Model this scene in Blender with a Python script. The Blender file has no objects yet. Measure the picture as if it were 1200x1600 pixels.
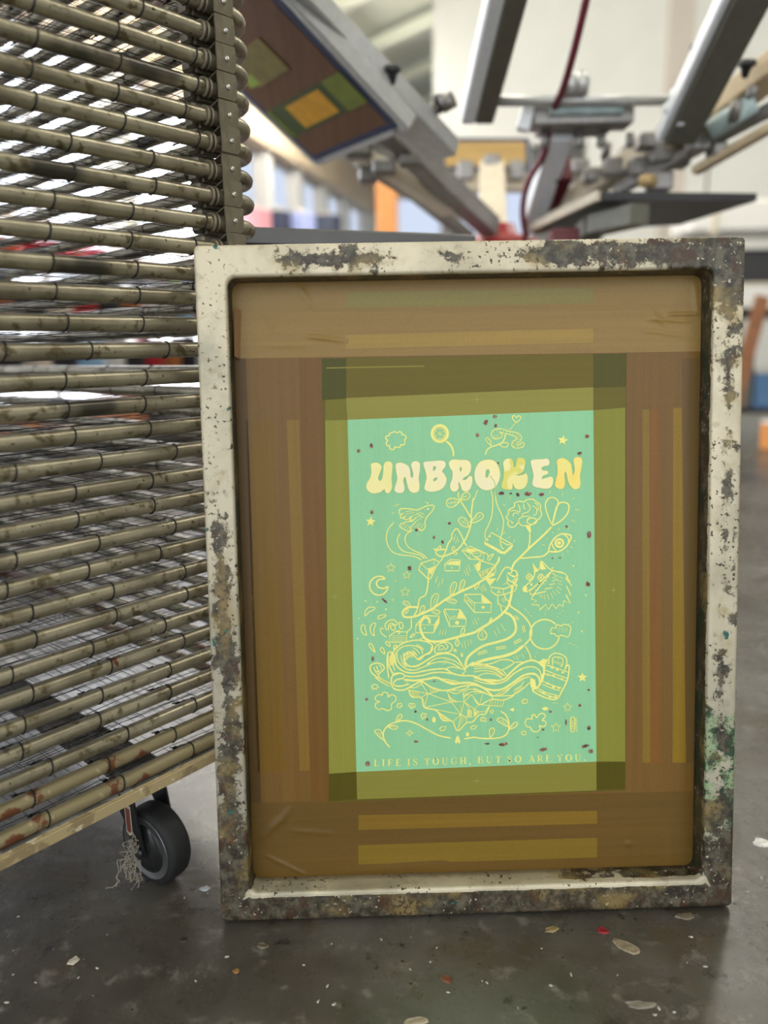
import bpy, math, random
from mathutils import Vector, Matrix, Euler
from mathutils.geometry import tessellate_polygon
random.seed(7)
SC = bpy.context.scene
COL = SC.collection
PI = math.pi

# ---------------------------------------------------------------- materials
def lin(c):
    return tuple((x / 12.92 if x <= .04045 else ((x + .055) / 1.055) ** 2.4) for x in [v / 255 for v in c]) + (1.0,)

class NT:
    """small node-tree helper"""
    def __init__(s, name):
        s.m = bpy.data.materials.new(name); s.m.use_nodes = True
        s.t = s.m.node_tree; s.t.nodes.clear()
        s.out = s.n('ShaderNodeOutputMaterial')
    def n(s, typ, **kw):
        nd = s.t.nodes.new(typ)
        for k, v in kw.items(): setattr(nd, k, v)
        return nd
    def l(s, a, b): s.t.links.new(a, b)
    def coord(s, scale=(1, 1, 1), kind='Object'):
        tc = s.n('ShaderNodeTexCoord'); mp = s.n('ShaderNodeMapping')
        mp.inputs['Scale'].default_value = scale
        s.l(tc.outputs[kind], mp.inputs['Vector']); return mp.outputs['Vector']
    def noise(s, vec, scale, detail=4, rough=.55, off=0):
        nz = s.n('ShaderNodeTexNoise'); nz.inputs['Scale'].default_value = scale
        nz.inputs['Detail'].default_value = detail; nz.inputs['Roughness'].default_value = rough
        if off:
            mp = s.n('ShaderNodeMapping'); mp.inputs['Location'].default_value = (off, off * 1.7, -off)
            s.l(vec, mp.inputs['Vector']); vec = mp.outputs['Vector']
        s.l(vec, nz.inputs['Vector']); return nz.outputs['Fac']
    def step(s, v, lo, hi):
        r = s.n('ShaderNodeMapRange'); r.interpolation_type = 'SMOOTHSTEP'
        r.inputs['From Min'].default_value = lo; r.inputs['From Max'].default_value = hi
        s.l(v, r.inputs['Value']); return r.outputs['Result']
    def math(s, op, a, b):
        m = s.n('ShaderNodeMath', operation=op)
        for i, v in enumerate((a, b)):
            if isinstance(v, (int, float)): m.inputs[i].default_value = v
            else: s.l(v, m.inputs[i])
        return m.outputs[0]
    def mix(s, fac, a, b):
        m = s.n('ShaderNodeMix', data_type='RGBA')
        if isinstance(fac, (int, float)): m.inputs[0].default_value = fac
        else: s.l(fac, m.inputs[0])
        for i, v in ((6, a), (7, b)):
            if isinstance(v, tuple): m.inputs[i].default_value = v
            else: s.l(v, m.inputs[i])
        return m.outputs[2]
    def attr(s, name):
        a = s.n('ShaderNodeAttribute', attribute_name=name); return a.outputs['Fac']
    def bsdf(s, color, rough=.5, metal=0.0, bump=None, bstr=.2, bdist=.001, spec=.5):
        b = s.n('ShaderNodeBsdfPrincipled')
        for k, v in (('Base Color', color), ('Roughness', rough), ('Metallic', metal)):
            if isinstance(v, (tuple, int, float)): b.inputs[k].default_value = v
            else: s.l(v, b.inputs[k])
        b.inputs['Specular IOR Level'].default_value = spec
        if bump is not None:
            bp = s.n('ShaderNodeBump'); bp.inputs['Strength'].default_value = bstr; bp.inputs['Distance'].default_value = bdist
            s.l(bump, bp.inputs['Height']); s.l(bp.outputs['Normal'], b.inputs['Normal'])
        s.l(b.outputs['BSDF'], s.out.inputs['Surface']); return s.m

def plain(name, c, rough=.5, metal=0.0, vary=.12, scale=30, spec=.5, alt=None, streak=(1, 1, 1)):
    t = NT(name); v = t.coord(streak)
    base = lin(c); dark = lin(alt) if alt else tuple(x * (1 - vary * 2) for x in base[:3]) + (1,)
    f = t.step(t.noise(v, scale, 5), .35, .68)
    return t.bsdf(t.mix(f, dark, base), rough, metal, spec=spec)

def glow(name, c, strength):
    t = NT(name); e = t.n('ShaderNodeEmission'); e.inputs['Color'].default_value = lin(c); e.inputs['Strength'].default_value = strength
    t.l(e.outputs[0], t.out.inputs['Surface']); return t.m

def patched(name, base, layers, rough=.5, metal=0.0, bump=.3, streak=(1, 1, 1)):
    """base colour with worn patches: (colour, noise scale, threshold, offset)"""
    t = NT(name); v = t.coord(streak); c = base if not isinstance(base, tuple) else lin(base)
    h = None
    for col, sc, th, off in layers:
        f = t.step(t.noise(v, sc, 8, .62, off), th, th + .035)
        c = t.mix(f, c, lin(col)); h = f
    return t.bsdf(c, rough, metal, bump=h, bstr=bump, bdist=.0004)

M = {}
t = NT('tarnished_tube'); oi = t.n('ShaderNodeObjectInfo'); tc = t.n('ShaderNodeTexCoord'); mp = t.n('ShaderNodeMapping')
cb = t.n('ShaderNodeCombineXYZ'); rm = t.math('MULTIPLY', oi.outputs['Random'], 40.0)
t.l(rm, cb.inputs[0]); t.l(rm, cb.inputs[2]); t.l(cb.outputs[0], mp.inputs['Location']); t.l(tc.outputs['Object'], mp.inputs['Vector']); v = mp.outputs['Vector']
c = t.mix(t.step(t.noise(v, 14, 5), .36, .62), lin((126, 118, 98)), lin((158, 150, 128)))
c = t.mix(t.step(t.noise(v, 70, 6, .6, 4), .54, .66), c, lin((98, 88, 64)))
c = t.mix(t.step(t.noise(v, 5.5, 3, .5, 9), .62, .68), c, lin((66, 62, 54)))
c = t.mix(t.step(t.noise(v, 150, 3, .5, 6), .70, .72), c, lin((64, 52, 38)))
c = t.mix(t.step(t.noise(v, 24, 4, .5, 2), .75, .77), c, lin((104, 58, 34)))
M['tube'] = t.bsdf(c, .33, .6, bump=t.noise(v, 90, 5), bstr=.15, bdist=.0006)
M['rusty'] = patched('rusty_tube', (140, 128, 96), [((108, 66, 40), 16, .53, 1), ((84, 50, 30), 34, .64, 5), ((164, 150, 116), 90, .63, 9)], rough=.5, metal=.3)
M['bracket'] = patched('bracket_steel', (122, 114, 96), [((112, 104, 87), 40, .5, 1), ((78, 70, 56), 150, .68, 4)], rough=.45, metal=.6)
M['rivet'] = plain('rivet_steel', (205, 203, 196), .3, .8)
M['wire'] = plain('dark_wire', (34, 31, 28), .5, .4)
M['rail'] = patched('painted_rail', (170, 152, 112), [((140, 122, 88), 30, .52, 1), ((196, 184, 158), 60, .62, 4), ((96, 78, 54), 110, .68, 6)], rough=.6)
M['railtop'] = patched('dusty_rail', (112, 110, 104), [((150, 148, 144), 25, .5, 1), ((80, 66, 52), 70, .58, 4)], rough=.6, metal=.2)
M['darkrail'] = patched('dark_rail', (70, 62, 50), [((100, 94, 84), 25, .52, 1), ((44, 38, 30), 60, .55, 4)], rough=.55, metal=.3)
M['rubber'] = plain('black_rubber', (25, 25, 25), .7, 0, .15, 200)
M['blackplastic'] = plain('black_plastic', (30, 31, 31), .3)
M['hub'] = plain('grey_hub', (34, 37, 36), .22)
M['chrome'] = plain('hub_ring', (120, 120, 120), .3, .7)
M['thread'] = plain('pale_thread', (176, 166, 146), .85)
M['stickr'] = plain('red_sticker', (120, 58, 44), .5); M['stickw'] = plain('sticker_edge', (196, 184, 164), .5)
# screen frame: paint-caked aluminium, wear and a bevel highlight set by the attributes 'dark' / 'green' / 'grey' of its mesh
t = NT('caked_aluminium'); v = t.coord()
n1 = t.noise(v, 26, 10, .72); n2 = t.noise(v, 70, 6, .6, 3); n3 = t.noise(v, 190, 3, .5, 7)
c = t.mix(t.step(t.noise(v, 9, 5, .6, 2), .36, .62), lin((178, 168, 142)), lin((208, 197, 170)))
c = t.mix(t.math('MULTIPLY', t.step(t.noise(v, 5, 6, .65, 31), .5, .66), .7), c, lin((146, 142, 122)))
c = t.mix(t.math('MULTIPLY', t.step(t.noise(v, 60, 5, .6, 33), .56, .66), .5), c, lin((150, 136, 108)))
c = t.mix(t.math('MULTIPLY', t.attr('grey'), .85), c, lin((146, 142, 128)))
mid = t.math('ADD', t.math('MULTIPLY', n1, .8), t.math('MULTIPLY', n2, .2))
s = t.math('SUBTRACT', t.math('ADD', mid, t.math('MULTIPLY', t.attr('green'), .42)), .42)
c = t.mix(t.step(s, .32, .37), c, t.mix(t.step(n2, .46, .54), lin((44, 72, 52)), lin((140, 160, 122))))
d = t.math('ADD', mid, t.math('MULTIPLY', t.math('SUBTRACT', t.attr('dark'), .40), .46))
fd = t.step(d, .53, .575)
dk = t.mix(t.step(n2, .40, .62), lin((44, 38, 27)), lin((92, 87, 72)))
dk = t.mix(t.step(t.noise(v, 34, 5, .6, 11), .55, .62), dk, lin((66, 44, 28)))
dk = t.mix(t.step(n3, .62, .66), dk, lin((178, 168, 142)))
c = t.mix(fd, c, dk)
c = t.mix(t.math('MULTIPLY', t.step(t.attr('green'), 1.0, 1.06), t.step(n1, .44, .54)), c, lin((26, 48, 36)))
c = t.mix(t.math('MULTIPLY', t.math('MULTIPLY', t.step(t.attr('dark'), .3, .5), t.step(t.noise(v, 20, 5, .6, 41), .5, .66)), .55), c, lin((150, 128, 74)))
sp = t.math('MULTIPLY', t.step(t.math('ADD', n3, t.math('MULTIPLY', t.attr('dark'), .10)), .635, .67), t.step(t.noise(v, 12, 3, .5, 15), .46, .54))
c = t.mix(sp, c, lin((70, 58, 40)))
c = t.mix(t.step(t.noise(v, 55, 4, .5, 21), .705, .73), c, lin((34, 96, 88)))
M['frame'] = t.bsdf(c, t.math('ADD', .3, t.math('MULTIPLY', n2, .25)), .18, bump=t.math('ADD', fd, n2), bstr=.45, bdist=.0009)
M['innerlip'] = None

def tape(name, c, rough=.38, vary=.07, streak=(60, 1, 2)):
    t = NT(name); v = t.coord()
    b = lin(c); lo = tuple(x * (1 - vary * 1.6) for x in b[:3]) + (1,); hi = tuple(min(1, x * (1 + vary)) for x in b[:3]) + (1,)
    f = t.math('ADD', t.math('MULTIPLY', t.noise(t.coord(streak), 3, 5), .6), t.math('MULTIPLY', t.noise(v, 400, 2), .4))
    return t.bsdf(t.mix(t.step(f, .35, .65), lo, hi), rough, bump=t.noise(v, 900, 2), bstr=.06, bdist=.0003, spec=.22)

# floor
t = NT('worn_concrete'); v = t.coord()
c = t.mix(t.step(t.noise(v, 2.2, 9, .66), .36, .64), lin((58, 53, 45)), lin((92, 88, 82)))
c = t.mix(t.step(t.noise(v, 7, 9, .7, 4), .5, .66), c, lin((72, 60, 44)))
c = t.mix(t.step(t.noise(v, 30, 7, .65, 8), .55, .7), c, lin((112, 106, 98)))
c = t.mix(t.step(t.noise(v, 19, 9, .72, 18), .58, .66), c, lin((40, 36, 31)))
c = t.mix(t.step(t.noise(t.coord((9, 1.2, 1)), 9, 7, .7, 22), .66, .7), c, lin((124, 118, 110)))
c = t.mix(t.step(t.noise(v, 120, 3, .5, 2), .69, .72), c, lin((36, 32, 28)))
c = t.mix(t.step(t.noise(v, 75, 3, .5, 6), .735, .75), c, lin((186, 184, 178)))
rg = t.n('ShaderNodeMapRange'); rg.inputs['To Min'].default_value = .14; rg.inputs['To Max'].default_value = .42
t.l(t.noise(v, 11, 8, .7, 13), rg.inputs['Value'])
M['floor'] = t.bsdf(c, rg.outputs['Result'], 0, bump=t.noise(v, 60, 8, .65), bstr=.3, bdist=.002, spec=.75)
M['wall'] = plain('white_wall', (208, 207, 200), .8, 0, .02, 3)
M['wallpink'] = plain('warm_pier', (200, 190, 178), .8, 0, .02, 3)
M['beige'] = plain('beige_header', (222, 200, 168), .7, 0, .03, 3)
M['ceil'] = plain('ceiling_paint', (224, 226, 208), .8, 0, .03, 2)
M['raft'] = plain('rafter_paint', (212, 214, 194), .8, 0, .03, 2)
M['mull'] = plain('mullion_paint', (206, 200, 192), .6, 0, .03, 5)
M['pane_hot'] = glow('sunlit_pane', (238, 244, 255), 6.0)
M['pane_blue'] = glow('shaded_pane', (214, 226, 248), 1.0)
M['lamp'] = glow('lamp_tube', (255, 248, 236), 62.0)
M['fill_far'] = glow('far_fill_lamp_tube', (255, 250, 240), 170.0)  # stronger tubes added to brighten the far room
M['alu'] = plain('brushed_aluminium', (196, 196, 194), .38, .55, .05, 60)
M['alulite'] = plain('white_lit_aluminium', (238, 242, 246), .4, 0, .03, 60)  # white parts; also whitened so the holder rail faces look lit
M['aludark'] = plain('grey_shade_aluminium', (112, 110, 98), .5, .2, .06, 40)  # dark grey; also the painted shade side of the holder rail
M['steel'] = plain('press_steel', (150, 146, 142), .4, .6, .1, 60)
M['cream'] = plain('cream_paint', (214, 202, 178), .55, 0, .06, 30)
M['tan'] = plain('tan_rail', (206, 184, 148), .55, 0, .08, 30)
M['red'] = plain('red_enamel', (150, 14, 26), .35, 0, .1, 20)
M['darkred'] = plain('dark_red_enamel', (96, 24, 36), .45, 0, .1, 20)
M['hose'] = plain('maroon_hose', (122, 40, 56), .5)
M['black'] = plain('black_board', (46, 44, 46), .45, 0, .15, 12)
M['blackknob'] = plain('black_knob', (40, 40, 42), .4)
M['teal'] = plain('glass_cylinder', (186, 206, 206), .25)
M['navy'] = plain('navy_edge', (44, 56, 88), .5)
M['shelfmetal'] = plain('grey_shelf_paint', (120, 118, 116), .5, .2)
M['orange'] = plain('orange_post', (226, 152, 84), .6)
M['white'] = plain('white_plastic', (232, 228, 220), .5, 0, .03)
M['wood'] = plain('brown_wood', (150, 98, 62), .6, 0, .15, 20)
M['bench'] = plain('bench_steel', (96, 95, 94), .4, .4, .06, 20)

# ---------------------------------------------------------------- mesh builder
class MB:
    def __init__(s): s.v = []; s.f = []; s.sm = []; s.mi = []; s.cur = 0
    def add(s, vs, fs, smooth=False):
        o = len(s.v); s.v += [tuple(x) for x in vs]
        for f in fs: s.f.append([i + o for i in f]); s.sm.append(smooth); s.mi.append(s.cur)
    def box(s, c, size, R=None, bev=0):
        hx, hy, hz = [k / 2 for k in size]
        if bev:
            b = min(bev, hx * .9, hy * .9, hz * .9); vs = []; fs = []
            # chamfered box: 24 vertices
            idx = {}
            for sx in (-1, 1):
                for sy in (-1, 1):
                    for sz in (-1, 1):
                        for ax in range(3):
                            p = [sx * (hx - b), sy * (hy - b), sz * (hz - b)]
                            p[ax] = (sx * hx, sy * hy, sz * hz)[ax]
                            idx[(sx, sy, sz, ax)] = len(vs); vs.append(Vector(p))
            for ax in range(3):
                a1, a2 = [k for k in range(3) if k != ax]
                for sg in (-1, 1):
                    q = []
                    for u, w in ((-1, -1), (1, -1), (1, 1), (-1, 1)):
                        k = [0, 0, 0]; k[ax] = sg; k[a1] = u; k[a2] = w; q.append(idx[(*k, ax)])
                    fs.append(q)
            for ax in range(3):
                a1, a2 = [k for k in range(3) if k != ax]
                for u in (-1, 1):
                    for w in (-1, 1):
                        k0 = [0, 0, 0]; k1 = [0, 0, 0]
                        k0[ax] = -1; k1[ax] = 1; k0[a1] = k1[a1] = u; k0[a2] = k1[a2] = w
                        fs.append([idx[(*k0, a1)], idx[(*k1, a1)], idx[(*k1, a2)], idx[(*k0, a2)]])
            for sx in (-1, 1):
                for sy in (-1, 1):
                    for sz in (-1, 1): fs.append([idx[(sx, sy, sz, k)] for k in range(3)])
        else:
            vs = [Vector((x * hx, y * hy, z * hz)) for x in (-1, 1) for y in (-1, 1) for z in (-1, 1)]
            fs = [(0, 1, 3, 2), (4, 6, 7, 5), (0, 4, 5, 1), (2, 3, 7, 6), (0, 2, 6, 4), (1, 5, 7, 3)]
        c = Vector(c)
        s.add([(R @ p if R else p) + c for p in vs], fs)
    def beam(s, p, q, w, h, up=(0, 0, 1), bev=0):
        p = Vector(p); q = Vector(q); d = q - p; L = d.length; d.normalize(); up = Vector(up)
        x = d.cross(up)
        if x.length < 1e-5: x = d.cross(Vector((1, 0, 0)))
        x.normalize(); z = x.cross(d)
        R = Matrix((x, d, z)).transposed()
        s.box((p + q) / 2, (w, L, h), R, bev)
    def tube(s, pts, r, n=8, closed=False, caps=True, smooth=True):
        pts = [Vector(p) for p in pts]; N = len(pts); rs = r if isinstance(r, (list, tuple)) else [r] * N
        vs = []; fs = []; prev = None
        for i in range(N):
            if closed: tg = pts[(i + 1) % N] - pts[i - 1]
            else: tg = pts[min(i + 1, N - 1)] - pts[max(i - 1, 0)]
            if tg.length < 1e-9: tg = Vector((0, 0, 1))
            tg.normalize()
            if prev is None:
                a = Vector((0, 0, 1)) if abs(tg.z) < .95 else Vector((1, 0, 0))
                u = tg.cross(a).normalized()
            else:
                u = prev - tg * prev.dot(tg); u.normalize()
            prev = u; w = tg.cross(u)
            for k in range(n):
                a = 2 * PI * k / n; vs.append(pts[i] + (u * math.cos(a) + w * math.sin(a)) * rs[i])
        for i in range(N if closed else N - 1):
            j = (i + 1) % N
            for k in range(n): fs.append((i * n + k, i * n + (k + 1) % n, j * n + (k + 1) % n, j * n + k))
        s.add(vs, fs, smooth)
        if caps and not closed:
            o = len(s.v) - N * n
            s.f.append([o + k for k in range(n)][::-1]); s.sm.append(False); s.mi.append(s.cur)
            s.f.append([o + (N - 1) * n + k for k in range(n)]); s.sm.append(False); s.mi.append(s.cur)
    def lathe(s, prof, c, axis=(0, 0, 1), n=24, smooth=True):
        ax = Vector(axis).normalized(); a = Vector((0, 0, 1)) if abs(ax.z) < .9 else Vector((1, 0, 0))
        u = ax.cross(a).normalized(); w = ax.cross(u); c = Vector(c); vs = []; fs = []
        for r, z in prof:
            for k in range(n):
                t = 2 * PI * k / n; vs.append(c + ax * z + (u * math.cos(t) + w * math.sin(t)) * r)
        for i in range(len(prof) - 1):
            for k in range(n): fs.append((i * n + k, i * n + (k + 1) % n, (i + 1) * n + (k + 1) % n, (i + 1) * n + k))
        fs.append(list(range(n))[::-1]); fs.append([(len(prof) - 1) * n + k for k in range(n)])
        s.add(vs, fs, smooth)
    def plate(s, quad, th, nrm):
        """solid slab from a polygon and a thickness along nrm"""
        q = [Vector(p) for p in quad]; nv = Vector(nrm).normalized() * th; n = len(q)
        s.add(q + [p + nv for p in q], [list(range(n))[::-1], [n + i for i in range(n)]] + [(i, (i + 1) % n, n + (i + 1) % n, n + i) for i in range(n)])
    def build(s, name, mat, parent=None, auto=False):
        me = bpy.data.meshes.new(name); me.from_pydata(s.v, [], s.f)
        for m in (mat if isinstance(mat, (list, tuple)) else [mat]): me.materials.append(m)
        me.polygons.foreach_set('use_smooth', s.sm); me.polygons.foreach_set('material_index', s.mi); me.update()
        import bmesh
        b = bmesh.new(); b.from_mesh(me); bmesh.ops.recalc_face_normals(b, faces=b.faces); b.to_mesh(me); b.free()
        o = bpy.data.objects.new(name, me); COL.objects.link(o)
        if parent: o.parent = parent
        return o

def tag(o, label=None, cat=None, group=None, kind=None):
    for k, v in (('label', label), ('category', cat), ('group', group), ('kind', kind)):
        if v: o[k] = v
    return o
def thing(name, label, cat, loc=(0, 0, 0), rot=(0, 0, 0), group=None):
    o = bpy.data.objects.new(name, None); COL.objects.link(o); o.location = loc; o.rotation_euler = rot
    o.empty_display_size = .05
    return tag(o, label, cat, group)
def children(o): return [c for c in bpy.data.objects if c.parent == o]
def copy_tree(o, parent=None):
    c = o.copy(); COL.objects.link(c)
    if parent: c.parent = parent
    for ch in children(o): copy_tree(ch, c)
    return c
def cut(loc_mat):  # kept for readability
    return loc_mat

def catmull(p, closed, per=5):
    p = [Vector((a, b, 0)) for a, b in p]; n = len(p); out = []
    if n == 2: return p
    rng = range(n) if closed else range(n - 1)
    for i in rng:
        a = p[(i - 1) % n] if closed or i > 0 else p[0] * 2 - p[1]
        b = p[i]; c = p[(i + 1) % n]; d = p[(i + 2) % n] if closed or i + 2 < n else p[-1] * 2 - p[-2]
        for k in range(per):
            t = k / per
            out.append(.5 * ((2 * b) + (c - a) * t + (2 * a - 5 * b + 4 * c - d) * t * t + (3 * b - a - 3 * c + d) * t ** 3))
    if not closed: out.append(p[-1])
    return out

# ================================================================= SETTING
TH = math.radians(16.0)
WU = Vector((math.sin(TH), math.cos(TH), 0)); WV = Vector((math.cos(TH), -math.sin(TH), 0)); W0 = Vector((-3.67, 0, 0))
def wp(u, v, z): return W0 + WU * u + WV * v + Vector((0, 0, z))
RW = Matrix((WV, WU, Vector((0, 0, 1)))).transposed()
def wbox(mb, u0, u1, v0, v1, z0, z1): mb.box(wp((u0 + u1) / 2, (v0 + v1) / 2, (z0 + z1) / 2), (v1 - v0, u1 - u0, z1 - z0), RW)

m = MB(); m.add([(-14, -8, 0), (18, -8, 0), (18, 20, 0), (-14, 20, 0)], [(0, 1, 2, 3)])
fl = tag(m.build('floor', M['floor']), 'worn dark grey concrete workshop floor with paint specks', 'floor', kind='structure')
U0, U1 = -4.0, 13.0
SILL = .3
piers = [-4.0, -2.6, -.9, .9, 2.7, 4.5, 6.3, 8.1, 9.0, 9.9, 10.8, 11.7, 12.7]
m = MB()
wbox(m, U0, 8.1, -.25, 0, 0, SILL); wbox(m, 8.1, U1, -.25, 0, 0, 1.05)
wbox(m, U0, U1, -.25, 0, 3.2, 3.75)
for u in piers: wbox(m, u, u + .22 if u < 8 else u + .16, -.25, 0, SILL if u < 8 else 1.05, 2.8)
wl = tag(m.build('wall_left', M['wall']), 'white left wall pierced by a row of tall windows', 'wall', kind='structure')
m = MB(); wbox(m, U0, U1, -.25, .08, 2.8, 3.2)
tag(m.build('trim_1', M['beige']), 'beige beam running along the wall above the windows', 'trim', kind='structure')
for i in range(len(piers) - 1):
    a = piers[i] + (.22 if piers[i] < 8 else .16); b = piers[i + 1]
    w = tag(thing('window_%d' % (i + 1), 'tall window in the left wall', 'window', wp((a + b) / 2, -.12, SILL if piers[i] < 8 else 1.05)), kind='structure')
    w.rotation_euler = (0, 0, -TH)
    L = b - a; m = MB(); g = MB(); HH = 2.8 - (SILL if piers[i] < 8 else 1.05)
    for z in (.03, HH / 2, HH - .03): m.box((0, 0, z), (.06, L, .06))
    k = max(1, round(L / .8))
    for j in range(k + 1): m.box((0, -L / 2 + .02 + j * (L - .04) / k, HH / 2), (.06, .04, HH))
    g.box((-.03, 0, HH / 2), (.008, L, HH))
    m.build('window_frame', M['mull'], w); g.build('pane', M['pane_hot'] if piers[i] < 8 else M['pane_blue'], w)
# back wall with pale roller windows
m = MB(); wbox(m, U1, U1 + .2, -.25, 12, 0, 8.0)
tag(m.build('wall_back', M['wall']), 'white back wall of the workshop', 'wall', kind='structure')
for i, (v0, v1) in enumerate(((.25, 1.15), (1.35, 2.5), (2.7, 3.6))):
    w = tag(thing('window_%d' % (20 + i), 'pale window in the back wall', 'window', wp(U1, (v0 + v1) / 2, 1.0)), kind='structure'); w.rotation_euler = (0, 0, -TH)
    L = v1 - v0; m = MB(); g = MB()
    for z in (.03, 1.0, 1.97): m.box((0, -.03, z), (L, .06, .06))
    for j in (-1, 1): m.box((j * (L / 2 - .03), -.03, 1.0), (.06, .06, 2.0))
    g.box((0, -.012, 1.0), (L, .008, 2.0))
    m.build('window_frame', M['mull'], w); g.build('pane', M['pane_blue'], w)
# right-hand white partition with a pier
m = MB(); wbox(m, 9.6, 9.8, 3.3, 12, 0, 8.0); wbox(m, 9.6, 9.8, 1.7, 3.3, 2.75, 8.0)
tag(m.build('wall_partition', M['wall']), 'tall plain white partition behind the press', 'wall', kind='structure')
m = MB(); m.box((3.049, 8.2, 4.406), (.42, .3, 8.0)); m.v = [(x, y, max(z, 0)) for x, y, z in m.v]
tag(m.build('column', M['wallpink']), 'warm white square pier against the partition', 'column', kind='structure')
m = MB(); wbox(m, U0, U1, 12, 12.2, 0, 8.0)
tag(m.build('wall_right', M['wall']), 'white right wall', 'wall', kind='structure')
# sloping roof
SL = .28
m = MB(); a = [wp(U0, -.3, 3.7), wp(U1 + .2, -.3, 3.7), wp(U1 + .2, 12.2, 3.7 + SL * 12.5), wp(U0, 12.2, 3.7 + SL * 12.5)]
m.plate(a, .12, (0, 0, 1)); tag(m.build('ceiling', M['ceil']), 'pale green sloping roof lining', 'ceiling', kind='structure')
m = MB()
for u in [x * 1.1 - 3.5 for x in range(15)]:
    m.beam(wp(u, 0, 3.62), wp(u, 12, 3.62 + SL * 12), .10, .12)
tag(m.build('trim_2', M['raft']), 'rafters under the sloping roof', 'trim', kind='structure')

# added fill lamps: bare tubes kept out of sight below the lining
k_ = 0
for u, v in [(-2.5, 2.4), (-2.5, 5.2), (.2, 2.6), (.2, 6.0), (3.4, 2.2), (3.4, 5.2), (5.6, .9), (8.7, .9), (6.4, 2.0), (6.4, 4.6), (6.2, 7.0)]:
    p = wp(u, v, 3.7 + SL * v - .75)
    r = thing('ceiling_lamp', 'added bare white tube lamp hanging from the roof for fill light', 'lamp', p, (0, 0, -TH), group='added fill lamps under the roof')
    m = MB(); m.box((0, 0, .05), (.05, 1.5, .04), bev=.01)
    for y in (-.6, .6): m.beam((0, y, .07), (0, y, .62), .01, .01)
    m.build('batten', M['white'], r)
    m = MB(); m.tube([(0, -.72, 0), (0, .72, 0)], .02, 10); m.build('tube', M['fill_far'] if u > 3 else M['lamp'], r)

# ================================================================= SCREEN FRAME
FW, FH, FD = 0.624592, .80, .036
root = thing('printing_screen', 'worn metal screen printing frame with brown tape and UNBROKEN stencil, standing on the floor', 'screen frame', (-0.206795,0.787479,0.0045), (-0.124839, 0, 0.0159932))
def loop(x0, x1, z0, z1, r, y, ns=44, nc=6):
    pts = []
    cs = [((x1 - r, z0 + r), -90), ((x1 - r, z1 - r), 0), ((x0 + r, z1 - r), 90), ((x0 + r, z0 + r), 180)]
    st = [((x0 + r, z0), (x1 - r, z0)), ((x1, z0 + r), (x1, z1 - r)), ((x1 - r, z1), (x0 + r, z1)), ((x0, z1 - r), (x0, z0 + r))]
    for (a, b), ((cx, cz), a0) in zip(st, cs):
        for i in range(ns): t = i / ns; pts.append((a[0] + (b[0] - a[0]) * t, y, a[1] + (b[1] - a[1]) * t))
        for i in range(nc): t = math.radians(a0 + 90 * i / nc); pts.append((cx + r * math.cos(t), y, cz + r * math.sin(t)))
    return pts
bw = .0355; ins = []
ro, ri = .0055, .011
loops = [loop(.0, FW, 0, FH, ro, FD)]
for k in range(4):
    a = PI / 2 * k / 3; q = .0035 * (1 - math.sin(a)) ; i_ = .0035 * (1 - math.cos(a))
    loops.append(loop(i_, FW - i_, i_, FH - i_, ro, q))
for k in range(1, 6):
    d = .0035 + (bw - .007) * k / 6
    loops.append(loop(d, FW - d, d, FH - d, ro + (ri - ro) * k / 6, 0))
for k in range(4):
    a = PI / 2 * k / 3; d = bw - .0035 + .0035 * math.sin(a); q = .0035 * (1 - math.cos(a))
    loops.append(loop(d, FW - d, d, FH - d, ri, q))
for q in (.012, .022, FD): loops.append(loop(bw, FW - bw, bw, FH - bw, ri, q))
loops.append(loops[0])
m = MB(); n = len(loops[0])
vs = [p for l in loops for p in l]
m.add(vs, [(i * n + k, i * n + (k + 1) % n, (i + 1) * n + (k + 1) % n, (i + 1) * n + k) for i in range(len(loops) - 1) for k in range(n)], True)
fr_o = m.build('metal_frame', M['frame'], root)
me = fr_o.data
def lerp(x, pts):
    for (a, va), (b, vb) in zip(pts, pts[1:]):
        if x <= b: return va + (vb - va) * max(0, min(1, (x - a) / (b - a)))
    return pts[-1][1]
dk, gr, gy = [], [], []
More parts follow.
